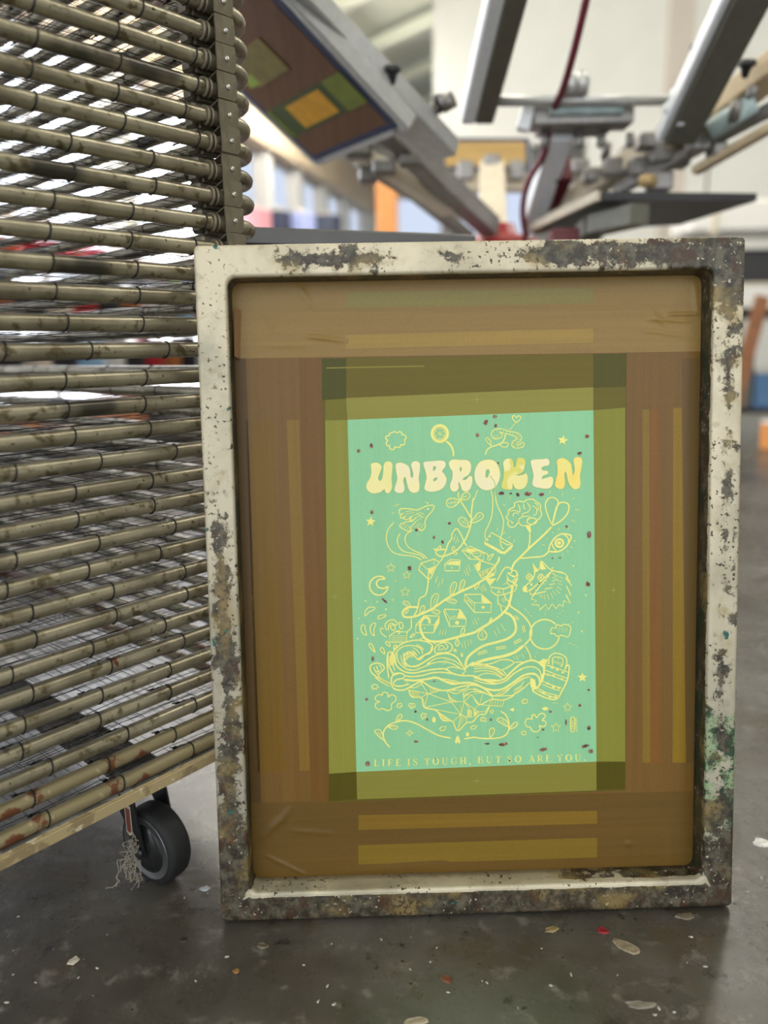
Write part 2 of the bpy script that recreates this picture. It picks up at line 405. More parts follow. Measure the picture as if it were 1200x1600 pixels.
for vtx in me.vertices:
    x, y, z = vtx.co; u = x / FW; w = z / FH
    top, bot, left, right = w > .95, w < .05, u < .06, u > .94
    inner = y > .004 and .03 < x < FW - .03 and .03 < z < FH - .03
    D = G = Y = 0
    edge = min(x, FW - x, z, FH - z)
    cen = 1 - abs(edge - .018) / .018
    if top and not (left and w < .955):
        D = lerp(u, [(0, .05), (.1, .1), (.17, .62), (.33, .6), (.4, .25), (.48, .5), (.55, .35), (.62, .62), (.75, .72), (.9, .72), (1, .9)]); D *= lerp(u, [(0, .55 + .6 * cen), (.85, .55 + .6 * cen), (.92, 1)])
    elif bot:
        D = lerp(u, [(0, 1.15), (.08, 1.1), (.3, 1.15), (.6, 1.2), (1, 1.1)]); G = lerp(u, [(0, 0), (.6, 0), (.75, .25), (.95, .45), (1, .5)])
        if edge < .003: Y = .6; D -= .35
        if edge > bw - .0055 and not inner: D = -.1; Y = .2  # bottom inner bevel kept pale: a highlight put into the colour
    elif left:
        D = lerp(w, [(0, 1), (.07, .9), (.12, .66), (.3, .7), (.45, .58), (.6, .56), (.75, .34), (.88, .2), (1, .15)]); D *= lerp(w, [(0, 1), (.12, 1), (.2, .6 + .5 * cen)])
        Y = lerp(w, [(0, .9), (.3, .8), (.55, .45), (.8, .1), (1, 0)])
    elif right:
        D = lerp(w, [(0, .9), (.08, .75), (.2, .5), (.35, .48), (.5, .5), (.62, .46), (.8, .52), (.9, .62), (.95, .9)]); D *= lerp(w, [(0, 1), (.1, 1), (.18, .65 + .45 * cen), (.9, .65 + .45 * cen), (.94, 1)])
        G = lerp(w, [(0, .55), (.1, .8), (.25, .72), (.35, .5), (.5, .42), (.65, .2), (.8, .0)])
        Y = lerp(w, [(0, .8), (.3, .6), (.5, .3), (.8, 0)])
    if inner:
        if left or right: D = 1.15 if y > .006 else .7; G = 1.1
        elif bot: D = lerp(u, [(0, .6), (.12, .3), (.25, .1), (.55, .25), (.7, .55), (.85, .85), (1, .9)]); G = .1; Y = .1
        else: D = 1.2
    dk.append(D); gr.append(G); gy.append(Y)
for nm, arr in (('dark', dk), ('green', gr), ('grey', gy)):
    at = me.attributes.new(nm, 'FLOAT', 'POINT'); at.data.foreach_set('value', arr)

# --- screen: fabric, layered tape, emulsion
SY = .0335
RIDGES = [((0.0789,0.7546),(0.0848,0.7066),0.001035,0.0046),
((0.112,0.7613),(0.1292,0.7353),0.00184,0.0046),
((0.0708,0.7364),(0.085,0.7125),0.00115,0.00575),
((0.1207,0.7022),(0.1673,0.6954),0.001495,0.002875),
((0.0692,0.692),(0.1257,0.691),0.000805,0.00345),
((0.5239,0.7149),(0.5774,0.711),0.00161,0.002875),
((0.5468,0.719),(0.5849,0.7198),0.00207,0.0023),
((0.5276,0.7245),(0.5469,0.7056),0.00115,0.00345),
((0.5805,0.757),(0.585,0.7161),0.00138,0.00345),
((0.5164,0.7024),(0.57,0.694),0.00092,0.002875),
((0.5617,0.7462),(0.5468,0.713),0.00069,0.0069),
((0.0465,0.087),(0.0826,0.1175),0.00161,0.00345),
((0.0565,0.0992),(0.0852,0.1257),0.00115,0.00345),
((0.0537,0.0634),(0.1024,0.0368),0.00138,0.0023),
((0.0803,0.096),(0.136,0.0902),0.00069,0.00345),
((0.5041,0.0689),(0.5098,0.0629),0.00115,0.00345),
((0.5582,0.0883),(0.5631,0.0206),0.00069,0.00345),
((0.1507,0.0403),(0.2795,0.0464),0.00046,0.0046)]
def ridge(x, z):
    hgt = 0
    for (ax, az), (bx, bz), amp, wid in RIDGES:
        dx, dz = bx - ax, bz - az; L2 = dx * dx + dz * dz
        t = max(0, min(1, ((x - ax) * dx + (z - az) * dz) / L2)); qx, qz = ax + dx * t, az + dz * t
        d2 = (x - qx) ** 2 + (z - qz) ** 2
        if d2 < (3 * wid) ** 2: hgt += amp * math.exp(-d2 / (wid * wid)) * (1 - .7 * (2 * t - 1) ** 4)
    return hgt
def strip(name, quad, mat, lay, nx=2, nz=2, label=None):
    """film or tape strip: bilinear quad (mm) lying on the screen, layer number lay"""
    (a, b, c_, d) = [Vector((p[0] / 1000, 0, p[1] / 1000)) for p in quad]
    vs = []; fs = []
    for j in range(nz + 1):
        for i in range(nx + 1):
            s, t2 = i / nx, j / nz
            p = a * (1 - s) * (1 - t2) + b * s * (1 - t2) + c_ * s * t2 + d * (1 - s) * t2
            p.y = SY - lay * .00008 - (ridge(p.x, p.z) if nx > 6 else 0); vs.append(p)
    k = nx + 1
    for j in range(nz):
        for i in range(nx): fs.append((j * k + i, j * k + i + 1, (j + 1) * k + i + 1, (j + 1) * k + i))
    m = MB(); m.add(vs, fs, nx > 6); o = m.build(name, mat, root)
    if nx <= 6: sd = o.modifiers.new('thickness', 'SOLIDIFY'); sd.thickness = .00006; sd.offset = 1
    if label: o['label'] = label
    return o
x0, x1, z0, z1 = bw * 1000 - .5, FW * 1000 - bw * 1000 + .5, bw * 1000 - .5, FH * 1000 - bw * 1000 + .5
strip('mesh_fabric', [(x0, z0), (x1, z0), (x1, z1), (x0, z1)], tape('yellow_mesh', (128, 104, 46)), -2)
STR = [('tape_strip',(113, 84, 40),[(23.9,781.1),(614.3,782.2),(612.5,-6.5),(17.5,12.5)],0,0),
('tape_strip',(89, 67, 34),[(32.6,677.9),(49.2,677.5),(48.1,132.6),(32.3,133.1)],1,0),
('tape_strip',(113, 85, 28),[(46.5,604.9),(79.8,604.2),(79.6,172.9),(44.8,172.2)],1,0),
('tape_strip',(126, 98, 40),[(95,603.9),(109.5,604.4),(109.7,172.8),(97,172.4)],1,0),
('tape_strip',(110, 78, 33),[(111.7,676.4),(138.8,675.8),(132.3,131),(110,131.6)],1,0),
('tape_strip',(128, 102, 40),[(520.3,608.2),(528.8,608),(533.9,170.6),(524.3,170.8)],1,0),
('tape_strip',(123, 83, 36),[(529.6,608),(541.1,607.8),(548.4,170.1),(533.9,170.6)],1,0),
('tape_strip',(136, 107, 31),[(557.3,609.7),(567.3,609.5),(579,169.3),(562.1,169.8)],1,0),
('tape_strip',(100, 78, 41),[(567.3,667.8),(588,667.4),(593.4,168.9),(579,169.3)],1,0),
('tape_strip',(140, 113, 64),[(31.1,775.2),(605.3,778.7),(590.2,675.6),(38.6,677.7)],2,1),
('tape_strip',(132, 120, 67),[(168.7,752.3),(460.6,752.4),(460.6,733.9),(168.2,733.9)],3,0),
('tape_strip',(154, 126, 64),[(167.5,702.8),(460.7,704.9),(460.8,688.5),(167,686.5)],3,0),
('tape_strip',(100, 76, 34),[(26,133.3),(595.6,132.3),(596,6.8),(25.7,19)],2,1),
('tape_strip',(126, 98, 34),[(168.5,113.3),(467.5,110.2),(467.6,93.5),(168,94.2)],3,0),
('tape_strip',(121, 98, 34),[(167.5,74.2),(467.7,75.1),(467.8,49),(166.9,49)],3,0),
('emulsion_band',(95, 86, 28),[(138.8,675.8),(500.6,675),(502.9,135.8),(132.3,131)],4,0),
('emulsion_band',(137, 136, 57),[(140.6,603),(167.2,603.9),(167.4,168.7),(133.3,168)],5,0),
('emulsion_band',(74, 74, 25),[(138.8,675.8),(167.5,675.3),(166.3,628.1),(137.5,627.2)],6,0),
('emulsion_band',(112, 106, 34),[(141.3,627.9),(166.3,628.9),(167.2,603.2),(140.6,603)],6,0),
('emulsion_band',(103, 91, 31),[(167.5,676.1),(460.8,675),(461,635.9),(166.3,628.9)],6,0),
('emulsion_band',(139, 134, 61),[(166.3,628.9),(461,635.9),(461.1,607.9),(167.2,603.2)],6,0),
('emulsion_band',(80, 76, 25),[(460.8,675),(500.6,675),(500.1,635.9),(461,635.1)],6,0),
('emulsion_band',(101, 93, 33),[(461,635.1),(500.1,635.9),(499.5,610.9),(461.1,608.6)],6,0),
('emulsion_band',(131, 130, 52),[(461.1,608.6),(499.5,610.9),(502.6,173.1),(466.5,173.3)],6,0),
('emulsion_band',(131, 126, 54),[(167.4,169.5),(466.5,174.1),(466.6,136.9),(167.4,134.1)],6,0),
('emulsion_band',(80, 73, 11),[(466.5,174.1),(502.6,173.1),(502.8,137.5),(466.6,137.7)],6,0),
('emulsion_band',(82, 74, 10),[(133.3,168),(167.4,169.5),(167.4,134.1),(132.3,132.6)],6,0),
('emulsion_band',(135, 125, 54),[(143.8,665.3),(259.7,665.3),(259.7,663.8),(143.8,663.8)],7,0),
('stencil_film',(142, 200, 152),[(167.2,603.2),(461.1,608.6),(466.5,174.1),(167.4,169.5)],7,0)]
for i, (nm, col, quad, lay, fine) in enumerate(STR):
    q = [quad[3], quad[2], quad[1], quad[0]]
    horiz = abs(quad[1][0] - quad[0][0]) > abs(quad[3][1] - quad[0][1])
    mt = tape(nm + '_%d' % i, col, .3 if nm.startswith('tape') else .42, .05 if nm.startswith('tape') else .025, (1, 1, 50) if horiz else (50, 1, 1))
    big = fine
    strip(nm, q, mt, lay, 260 if big else 2, 110 if big else 2)

# --- stencil drawing
GREEN_LINE = tape('stencil_line_yellow', (240, 236, 140), .5, .03)
def letter_mat(name, a, b, extra=None):
    t = NT(name); v = t.coord((1, 1, 1))
    c = t.mix(t.step(t.noise(v, 30, 3, .5, 5), .4, .6), lin(a), lin(b))
    if extra: c = t.mix(t.step(t.noise(v, 40, 2, .5, 2), .5, .58), c, lin(extra))
    return t.bsdf(c, .5)
LCR = letter_mat('stencil_letter_cream', (244, 232, 168), (240, 230, 186)); LAM = letter_mat('stencil_letter_amber', (244, 218, 110), (240, 226, 130))
LGR = letter_mat('stencil_letter_lime', (240, 230, 160), (236, 228, 150), (222, 214, 104))
LMATS = [LGR, LCR, LCR, LCR, LCR, LGR, LCR, LAM]
LINES = [(1.35,1,[(220.5,587.1),(223.1,588.3),(225.6,586.3),(228.1,587.8),(231.3,586.8),(231.9,584.3),(235.1,583.6),(236.7,580.4),(234.6,577.9),(235.3,574.7),(233.6,572.2),(230.4,572.3),(229.1,569.8),(225.9,569.2),(223.3,570.1),(222,567.4),(218.8,566.8),(216.6,568.8),(216.6,571.3),(213.6,572),(212.6,575.2),(214.6,577.7),(212.1,580.3),(213.4,583),(216.6,583.3),(216.9,585.9)]),
(3.37,1,[(286.1,584.4),(285.8,582.3),(285.1,580.3),(284,578.6),(282.5,577.1),(280.8,576),(278.8,575.3),(276.8,575.1),(274.7,575.4),(272.8,576.1),(271.1,577.3),(269.6,578.9),(268.6,580.7),(267.9,582.7),(267.7,584.8),(268,586.9),(268.7,588.9),(269.8,590.7),(271.3,592.2),(273.1,593.3),(275,593.9),(277.1,594.1),(279.1,593.9),(281,593.1),(282.7,591.9),(284.2,590.4),(285.3,588.6),(285.9,586.6)]),
(0.9,1,[(283.3,584.5),(283.1,582.8),(282.4,581.2),(281.4,579.9),(280,578.9),(278.5,578.2),(276.8,578),(275.2,578.3),(273.6,579),(272.3,580.1),(271.3,581.5),(270.7,583.1),(270.5,584.8),(270.8,586.5),(271.4,588),(272.5,589.4),(273.8,590.4),(275.4,591),(277,591.2),(278.7,591),(280.2,590.3),(281.5,589.2),(282.5,587.8),(283.1,586.2)]),
(0.9,0,[(276.9,584.6),(282,581.6)]),
(0.9,0,[(276.9,584.6),(276.8,578.8)]),
(0.9,0,[(276.9,584.6),(271.8,581.8)]),
(0.9,0,[(276.9,584.6),(271.9,587.7)]),
(0.9,0,[(276.9,584.6),(277,590.5)]),
(0.9,0,[(276.9,584.6),(282,587.4)]),
(2.24,0,[(284.1,575.6),(289.7,570.4),(292.2,564.6),(293,557.2)]),
(1.2,0,[(368.6,595.4),(364.6,599.9),(364.2,603.5),(366.7,603.9),(368.7,601.6),(370.6,603.6),(373.5,602.9),(373.5,600),(368.6,595.4)]),
(1.35,0,[(367.6,595.4),(360.3,586.7)]),
(1.65,0,[(355.7,582.4),(353.1,574.8),(348,570.5),(338.3,567.5),(333.2,563.8),(331,558.1)]),
(1.12,0,[(338.3,568.1),(332.4,575.2),(333.3,578.4),(337.1,575.1),(338.3,568.1)]),
(1.12,0,[(348,570.5),(354.4,572.2),(358.9,570.9),(356.9,567.1),(351.8,567.2),(348,570.5)]),
(1.12,0,[(354.5,583),(348.1,585.1),(351.6,581.8),(349.3,578.1),(342.9,576.9),(338.8,580.2),(339.1,585),(343,588.1),(350.7,588.8),(359.6,585.5),(368.6,584),(374.3,579.5),(373.6,574.4),(369.1,570.7),(371,568.7),(374.9,571.8),(377.7,570.5),(376.2,566.7),(368.4,565.3),(363.3,568.2),(364,573.3),(368.5,575.8),(367.2,579),(360.9,581.6),(354.5,583)]),
(0.82,0,[(341.1,587.1),(341.7,584.6)]),
(0.82,0,[(344.9,587.9),(345.3,584.9)]),
(0.82,0,[(348.7,588.2),(348.7,585.1)]),
(0.82,0,[(353.2,587.3),(352.6,583.7)]),
(0.82,0,[(357,585.9),(355.7,582.6)]),
(0.82,0,[(361.5,585),(360.2,581.6)]),
(0.82,0,[(365.4,584.5),(364.1,580.6)]),
(0.82,0,[(369.2,583.6),(367.2,579)]),
(0.82,0,[(373,580.1),(368.3,578.1)]),
(0.82,0,[(373.9,576.3),(368.5,576.4)]),
(0.82,0,[(371.1,572.5),(366.6,574.3)]),
(0.82,0,[(367.8,571.3),(364,571.4)]),
(0.82,0,[(368.5,568.8),(364.6,567.6)]),
(0.82,0,[(371,568.3),(369.7,565.5)]),
(0.82,0,[(373.6,570.3),(374.9,566.5)]),
(0.82,0,[(340.4,580.8),(348.1,581.3)]),
(0.82,0,[(341,578.9),(347.4,579)]),
(1.2,0,[(220,499),(226.9,501.4)]),
(1.2,0,[(217.9,490),(220.9,491.5)]),
(1.2,0,[(257.4,503.9),(258.9,502.9)]),
(1.2,0,[(247.7,463.5),(249.6,465)]),
(1.35,0,[(226.3,492.4),(228.9,495.6),(239.2,495.3),(248.2,493.8),(254.7,496.3),(261.1,498.7),(268.6,498.3),(265.5,490.9),(260.3,485.8),(257.6,479.4),(257.5,472.9),(253.6,468.5),(250.4,470.5),(249.1,471.2)]),
(1.2,0,[(226.3,492.4),(227.8,488.9),(232.1,490.3),(228.2,487.6),(229.4,484.2),(235.2,487),(231.9,483.9),(235.1,482.3),(241.6,485.6),(239,481.8),(244.1,482.3),(247.4,485.5)]),
(1.2,0,[(244.1,480.4),(236.4,479.9),(228.6,477.5),(227,474.3),(231.7,470.9),(236.2,468.3),(239.4,469.5),(240.4,473.3),(244.1,477.1),(246.7,479.7)]),
(1.05,0,[(229.8,474.6),(233.8,478)]),
(1.05,0,[(232.4,472),(236.6,476.7)]),
(1.05,0,[(235.8,470.2),(239.1,475.3)]),
(1.05,0,[(244.6,472.6),(250.5,478.3)]),
(1.05,0,[(247.2,471.2),(253.1,478.2)]),
(1.05,0,[(251,469.9),(256.3,476.9)]),
(1.05,0,[(234,491.6),(243,493.3)]),
(1.05,0,[(234,488.7),(245.6,491.3)]),
(1.05,0,[(239.1,485.7),(250.7,489.9)]),
(1.05,0,[(244.2,483),(254.5,488.3)]),
(1.05,0,[(246.7,480.3),(257.1,485.9)]),
(1.05,0,[(250.7,491.2),(257.1,488.2)]),
(1.05,0,[(247.5,490),(254.5,484.7)]),
(1.05,0,[(257.2,494.3),(258.2,493)]),
(1.27,0,[(220.3,479.6),(213,471.4),(210.5,461.1),(212.6,450.6),(218.9,442.7),(230.5,439.2),(243.4,437.6),(253,432.8)]),
(1.27,0,[(227.1,465.9),(223.7,458.2),(225.5,449.7),(231.8,443.7),(243.4,440.8),(251.1,438.7),(256.2,434)]),
(1.27,0,[(243.3,470),(234.8,464.4),(233.1,456.7),(237.1,448.8),(246,443.3),(253.7,439.9),(259.5,433.9)]),
(1.12,2,[(215.4,430),(216.9,426.3),(220.8,425.9),(217.7,423.4),(218.6,419.5),(215.3,421.7),(211.9,419.7),(212.9,423.5),(209.9,426.2),(213.8,426.4)]),
(1.12,2,[(234.3,420.1),(235.6,416.8),(239.1,416.4),(236.4,414.1),(237.1,410.6),(234.1,412.6),(231,410.7),(231.9,414.2),(229.3,416.6),(232.8,416.8)]),
(1.8,0,[(315.9,506.5),(313.5,487.2),(313.7,480.7),(311.7,470.4),(305.7,456.3),(296.5,444.8),(284.8,438.5),(275.7,436.8),(270.6,440.2),(271.3,444.1),(277.1,445.2),(282.3,444.5)]),
(1.65,0,[(301.1,503),(307.4,492.5),(313.5,482)]),
(1.2,0,[(300.4,503),(294.7,506.3),(287,506.5),(283.7,502.1),(285.6,496.9),(292,496.7),(300.4,503)]),
(0.9,0,[(299.8,502.7),(293.3,501.9),(285,500.7)]),
(0.82,0,[(294.6,502.1),(292.8,505.5)]),
(0.82,0,[(290.8,501.7),(288.9,505.2)]),
(0.82,0,[(294.6,501.8),(292.7,498)]),
(0.82,0,[(290.8,501.3),(288.8,497.8)]),
(1.2,0,[(300.5,504.3),(303.8,511.3),(308.9,513.7),(312.1,510.4),(309.5,505.4),(300.5,504.3)]),
(0.9,0,[(301.8,505.3),(309.5,510.8)]),
(0.9,0,[(304.4,507),(304.8,510)]),
(0.9,0,[(306.3,508.4),(308.6,508)]),
(1.35,0,[(298.7,514.6),(297.9,509.5),(300.5,504.3)]),
(1.2,0,[(311.7,471.1),(306,482.2),(299.6,483),(298.2,478.5),(303.3,473.2),(311.7,471.1)]),
(0.9,0,[(310.4,472.4),(300.8,480.4)]),
(0.9,0,[(305.3,477),(304.7,480.9)]),
(0.9,0,[(305.3,476.4),(301.4,476.5)]),
(1.05,0,[(290,443),(289.8,447.3),(292,448.5),(292.9,445.5),(290.6,442.6)]),
(1.12,0,[(267,446.8),(270,445.4),(273.3,447.7),(275.2,449.8),(276.1,447.2),(273.2,444.7),(267.4,444.8)]),
(1.05,0,[(290,441),(293.8,438.3),(295.8,440.2),(293.2,441.6)]),
(1.5,0,[(276.2,430.9),(282.3,443.8),(284.9,451.6),(289.2,458),(290.3,464.4),(295.5,470.1),(300.6,462.9),(304.4,453.7),(307.5,448.4)]),
(1.05,0,[(294.1,463),(291.4,454)]),
(1.05,0,[(296,460.4),(297.9,453.2)]),
(1.05,0,[(292.2,459.2),(291.2,456.6)]),
(1.05,0,[(295.1,456.5),(294,451.3)]),
(1.5,2,[(248.9,421.1),(251.6,428.9),(267.9,433.7),(274.3,429.6),(270.3,425.2),(263.6,410.3),(260.4,409)]),
(1.35,0,[(251.6,428.9),(259.3,421.5)]),
(1.35,0,[(259.3,421.5),(270.3,425.2)]),
(1.35,0,[(267.9,433.7),(267.1,425.9)]),
(1.35,0,[(261,409),(260.7,405.1)]),
(1.35,0,[(274.3,429.4),(279.6,436.7)]),
(1.35,2,[(280.7,426.9),(287.9,432.6),(299.6,431.7),(298.1,418.6),(280.6,419)]),
(1.2,0,[(280.7,426.9),(298.2,425.4)]),
(1.12,0,[(304,419.8),(307.1,411.9)]),
(1.12,0,[(306,423),(309.7,412.4)]),
(1.12,0,[(308.6,426.2),(311.7,417)]),
(1.12,0,[(268.8,406.2),(272.1,412.7)]),
(1.12,0,[(277.2,405.4),(277.6,409.3)]),
(1.27,2,[(301.7,443.4),(311.4,448.3),(328.8,440.1),(327.5,431),(310.6,432.7)]),
(1.12,0,[(301.7,443.4),(312,439.9)]),
(1.12,0,[(312,439.9),(328.8,439.5)]),
(1.12,0,[(311.3,439.9),(310.9,432.7)]),
(1.27,0,[(337.3,516.3),(339.5,504.7),(338.3,485.4),(334.3,473.8),(330.4,466.1),(330,458.3),(332.2,454.4)]),
(1.27,0,[(343.1,525.2),(343.6,502),(349.9,486.4),(352.4,477.3),(350.4,463),(348.4,455.3),(349.9,446.1),(352.9,444.1)]),
(1.8,0,[(321.8,516.7),(316.5,503.9)]),
(1.2,0,[(311.1,477.6),(316.3,482),(321.5,488.3),(326.7,487.6),(327.9,483),(322.7,479.2),(316.3,476.8),(311.1,477.6)]),
(0.82,0,[(313.7,478.1),(326.7,485.6)]),
(0.82,0,[(318.9,481.3),(319.6,485.1)]),
(0.82,0,[(322.1,483.1),(324.1,487)]),
(1.42,2,[(329,453.1),(337.5,464.6),(363.3,449.1),(352.2,439.6)]),
(2.99,0,[(328.9,451.8),(340.5,445.3),(352.2,439.3),(363.3,448.2)]),
(1.2,0,[(349.9,453.3),(356.1,449.3),(360.7,449.1)]),
(1.12,0,[(344,466.8),(345.3,469.9)]),
(1.12,0,[(352.3,462.1),(353.6,465.3)]),
(1.12,0,[(358.8,456.4),(360.1,459.2)]),
(1.12,0,[(364.2,451.7),(366.3,455.5)]),
(1.12,0,[(351.9,498.6),(354.9,496.4)]),
(1.12,0,[(359.7,507.5),(361.7,504.8)]),
(1.12,0,[(361.9,443.9),(361,442)]),
(1.12,0,[(353.5,438.9),(354.2,436.9)]),
(1.35,1,[(360.8,470.6),(357.6,474.6),(358.3,478.4),(355.7,482.4),(358.3,486.2),(359,491.4),(365.5,495.1),(366.1,499.6),(372,501.4),(377.1,500.6),(381,503.1),(387.5,503.6),(392.6,500.3),(397.1,496.3),(397.1,491.1),(398.4,485.3),(396.4,480.8),(391.2,476.4),(384.8,472),(374.4,472.2),(370.5,475.6),(366,471.1)]),
(1.12,0,[(360.3,490),(366.7,490.5),(371.9,488.5),(371.7,494.9),(370,497.6)]),
(1.12,0,[(377.1,498.7),(377.1,493.5),(379.7,491.9)]),
(1.12,0,[(381,499.9),(384.8,493.4),(381.6,488.3),(376,486.4),(375.7,483.2)]),
(1.12,0,[(387.4,495.9),(392.6,491.9),(391.9,485.4),(388,484)]),
(1.12,0,[(364.1,483.2),(364.8,486.7),(368,487.5),(370.6,485.7)]),
(1.12,0,[(370.5,475.6),(371.9,480.7),(378.3,483.2),(384.8,481.7),(380.9,477.9)]),
(1.35,1,[(392.7,477),(392.2,475.5),(390.9,474.3),(389,473.5),(386.7,473.3),(384.4,473.6),(382.5,474.5),(381.2,475.8),(380.8,477.3),(381.2,478.8),(382.5,480),(384.5,480.8),(386.7,481),(389,480.7),(390.9,479.8),(392.2,478.5)]),
(1.05,0,[(390,499.7),(393.9,495.7),(394.5,489.3)]),
(1.05,0,[(360.2,478.4),(363.4,475.7),(362.1,474.5)]),
(1.65,0,[(384.1,463.6),(384,451.9),(382,443.4)]),
(2.39,0,[(361.8,418.4),(365.1,426.2),(371.6,432.6),(383.3,444.1),(399,458),(410.7,469.5)]),
(1.5,0,[(411.3,471.4),(405.5,485.1),(403.2,496.8),(406.8,503.8),(413.3,505),(418.5,499.7),(415.9,488.8),(411.3,471.4)]),
(1.8,0,[(411.3,470.7),(414.6,486.2),(418.5,496.5),(424.9,499.2),(431.4,495.6),(430.1,485.9),(422.3,477),(411.3,470.7)]),
(1.12,0,[(439.2,490.2),(444.3,489.4)]),
(1.12,0,[(435.3,478),(439.2,475)]),
(1.12,0,[(435.3,502.6),(438.5,504.4)]),
(1.12,0,[(423,506.7),(423.9,510.6)]),
(1.12,0,[(409.4,510.9),(408.8,513.5)]),
(1.94,0,[(406.7,439.6),(409.3,448.7),(415.8,457),(423.6,460.7),(434,458.5),(432.7,452),(427.5,444.3),(418.4,439.3),(406.7,439.6)]),
(2.62,1,[(424.8,449.6),(424.4,447.8),(423.4,446.3),(421.9,445.3),(420.1,445),(418.3,445.4),(416.8,446.5),(415.8,448),(415.4,449.8),(415.8,451.6),(416.8,453.1),(418.3,454.1),(420.1,454.4),(421.9,454),(423.4,453),(424.4,451.4)]),
(1.5,0,[(410.9,449.9),(412.6,444.7),(416.5,439.6)]),
(1.5,0,[(425.6,460.3),(430.8,455.3),(431.2,449.5)]),
(1.8,0,[(371.6,431.9),(385.9,432.9),(398.9,433.9),(405.4,437.7),(406.7,439.6)]),
(1.12,0,[(419.7,468.2),(419.3,465.1)]),
(1.12,0,[(411.3,463.6),(412.6,461.6)]),
(1.12,0,[(404.1,455.3),(406.7,453.9)]),
(1.12,0,[(398.9,448.3),(402.8,447.5)]),
(1.12,0,[(430.8,466),(431.1,468.6)]),
(1.12,0,[(437.3,452.2),(440.5,451.6)]),
(1.12,0,[(433.4,445.1),(436.6,443.7)]),
(1.12,0,[(429.5,439.7),(431.4,438)]),
(1.12,0,[(424.7,436.6),(424.3,434.6)]),
(1.12,0,[(415.2,434.8),(415.2,432.2)]),
(1.5,0,[(343.5,404.4),(352.7,419.9),(358.5,421.1),(361.8,417.8),(361.1,414.5),(356.5,414.3)]),
(1.5,0,[(361.1,417.8),(367,416.6),(369.1,410.4),(365.6,402.6),(369.1,398.5)]),
(1.2,0,[(355.9,412),(357.8,406.7),(362.3,404),(366.3,407.8)]),
(1.2,0,[(358.5,408),(356.1,404.1),(359.7,399.4),(367.5,398.6)]),
(1.12,0,[(361.1,411.9),(363.9,409.2),(366.9,409.8)]),
(1.12,0,[(362.3,402.7),(364.9,401.9),(367.5,403.8)]),
(1.35,2,[(308.2,445.8),(315.9,444.3),(324.7,441.5),(324.9,436.3),(317.1,434.9)]),
(1.35,0,[(317.1,434.9),(323.6,431.1),(319.6,424.7)]),
(1.35,2,[(316.4,424.7),(326.1,429.7),(342.3,424.1),(342.3,416.3),(325.3,408.8)]),
(1.2,0,[(323.2,416.1),(342.3,423.5)]),
(1.2,0,[(323.2,416.1),(325.3,408.8)]),
(1.2,0,[(325.6,439.5),(330.8,439.4),(333.3,436.1),(332.6,430.9)]),
(1.2,0,[(333.3,434.8),(336.6,436.7),(339.8,438.3),(338.5,435.3),(333.9,429.5)]),
(1.5,0,[(387.8,425.7),(390,415.1),(388.4,408.6),(383.2,402.8)]),
(1.35,0,[(388.5,425),(390.4,415.1),(396.3,420.2),(398.2,428),(409.3,417.3),(424.9,413),(430.8,406.9),(428.2,408.3),(433.4,401.6)]),
(1.35,1,[(387,408.6),(386.6,407.3),(385.6,406.2),(384.2,405.6),(382.7,405.7),(381.3,406.3),(380.3,407.4),(379.9,408.8),(380.3,410.2),(381.3,411.2),(382.7,411.8),(384.3,411.8),(385.7,411.1),(386.6,410)]),
(1.35,1,[(401,407.9),(400.7,406.5),(399.7,405.5),(398.3,404.9),(396.7,404.9),(395.3,405.6),(394.4,406.7),(394,408.1),(394.4,409.4),(395.3,410.5),(396.8,411.1),(398.3,411),(399.7,410.4),(400.7,409.3)]),
(1.05,0,[(381.3,413.4),(385.2,414.2)]),
(1.05,0,[(394.9,412.4),(400.1,412)]),
(1.05,0,[(405.4,410.8),(408.2,411.8)]),
(1.05,0,[(405.3,408.2),(408.6,408.4)]),
(1.05,0,[(399.5,403.1),(405.3,403.6)]),
(1.12,0,[(409.9,418.6),(412.5,419.8),(411.2,417.9)]),
(1.42,0,[(389.7,417.8),(388.8,408.6),(380.6,399.6),(376,395.7),(376.6,391.8),(380.5,391),(385.7,394.2),(391,397.4)]),
(1.5,2,[(384.4,392.2),(384.2,387.6),(388.3,386.9),(396.2,389.3),(404,390.5),(402.4,393.5),(411.8,395.5),(407.9,398.9),(415.1,400.1),(411.2,402.8),(417.7,405.3),(411.9,407.4),(417.7,409.2),(412.5,412),(411.2,415.9)]),
(1.5,2,[(411.2,415.9),(426.2,412.3),(430.1,408.3),(427.5,406.3),(435.4,396.9),(428.6,397.1),(434.1,385.1),(428.2,385.9),(433.4,375.2),(425.6,378.7),(424.2,371.5),(419.7,374.2),(416.4,369),(411.2,375.1),(406.6,367.9),(403.3,374.6),(395.5,367.5),(394.8,374.2),(385.7,374.4),(392.2,379.5),(385.7,381.7),(388.3,386.9)]),
(1.05,0,[(395.5,387.4),(397.2,383.1)]),
(1.05,0,[(397.7,387.6),(399.8,382)]),
(1.05,0,[(401.4,387.2),(402.7,380.6)]),
(1.05,0,[(405.3,387.8),(407.3,379.8)]),
(1.05,0,[(409.2,389),(412.5,381.7)]),
(1.05,0,[(411.8,390.9),(416.4,385.5)]),
(1.05,0,[(415.1,393.5),(421,387.4)]),
(1.05,0,[(417.1,396.7),(422.9,392)]),
(1.05,0,[(418.4,400),(424.3,398.5)]),
(1.05,0,[(417.1,404),(423.6,402.5)]),
(1.05,0,[(419.7,408.5),(424.9,406.4)]),
(1.05,0,[(402.1,403.7),(405.6,403.6)]),
(1.05,0,[(398.8,400.5),(402.7,399.7)]),
(1.05,0,[(390.3,392.8),(393.6,393.3)]),
(1.27,0,[(357.2,414.6),(360.4,411.9),(366.9,410.4),(368.3,415.6)]),
(1.27,0,[(355.9,408.1),(359.7,404.3),(366.9,402.8),(369.1,408.4)]),
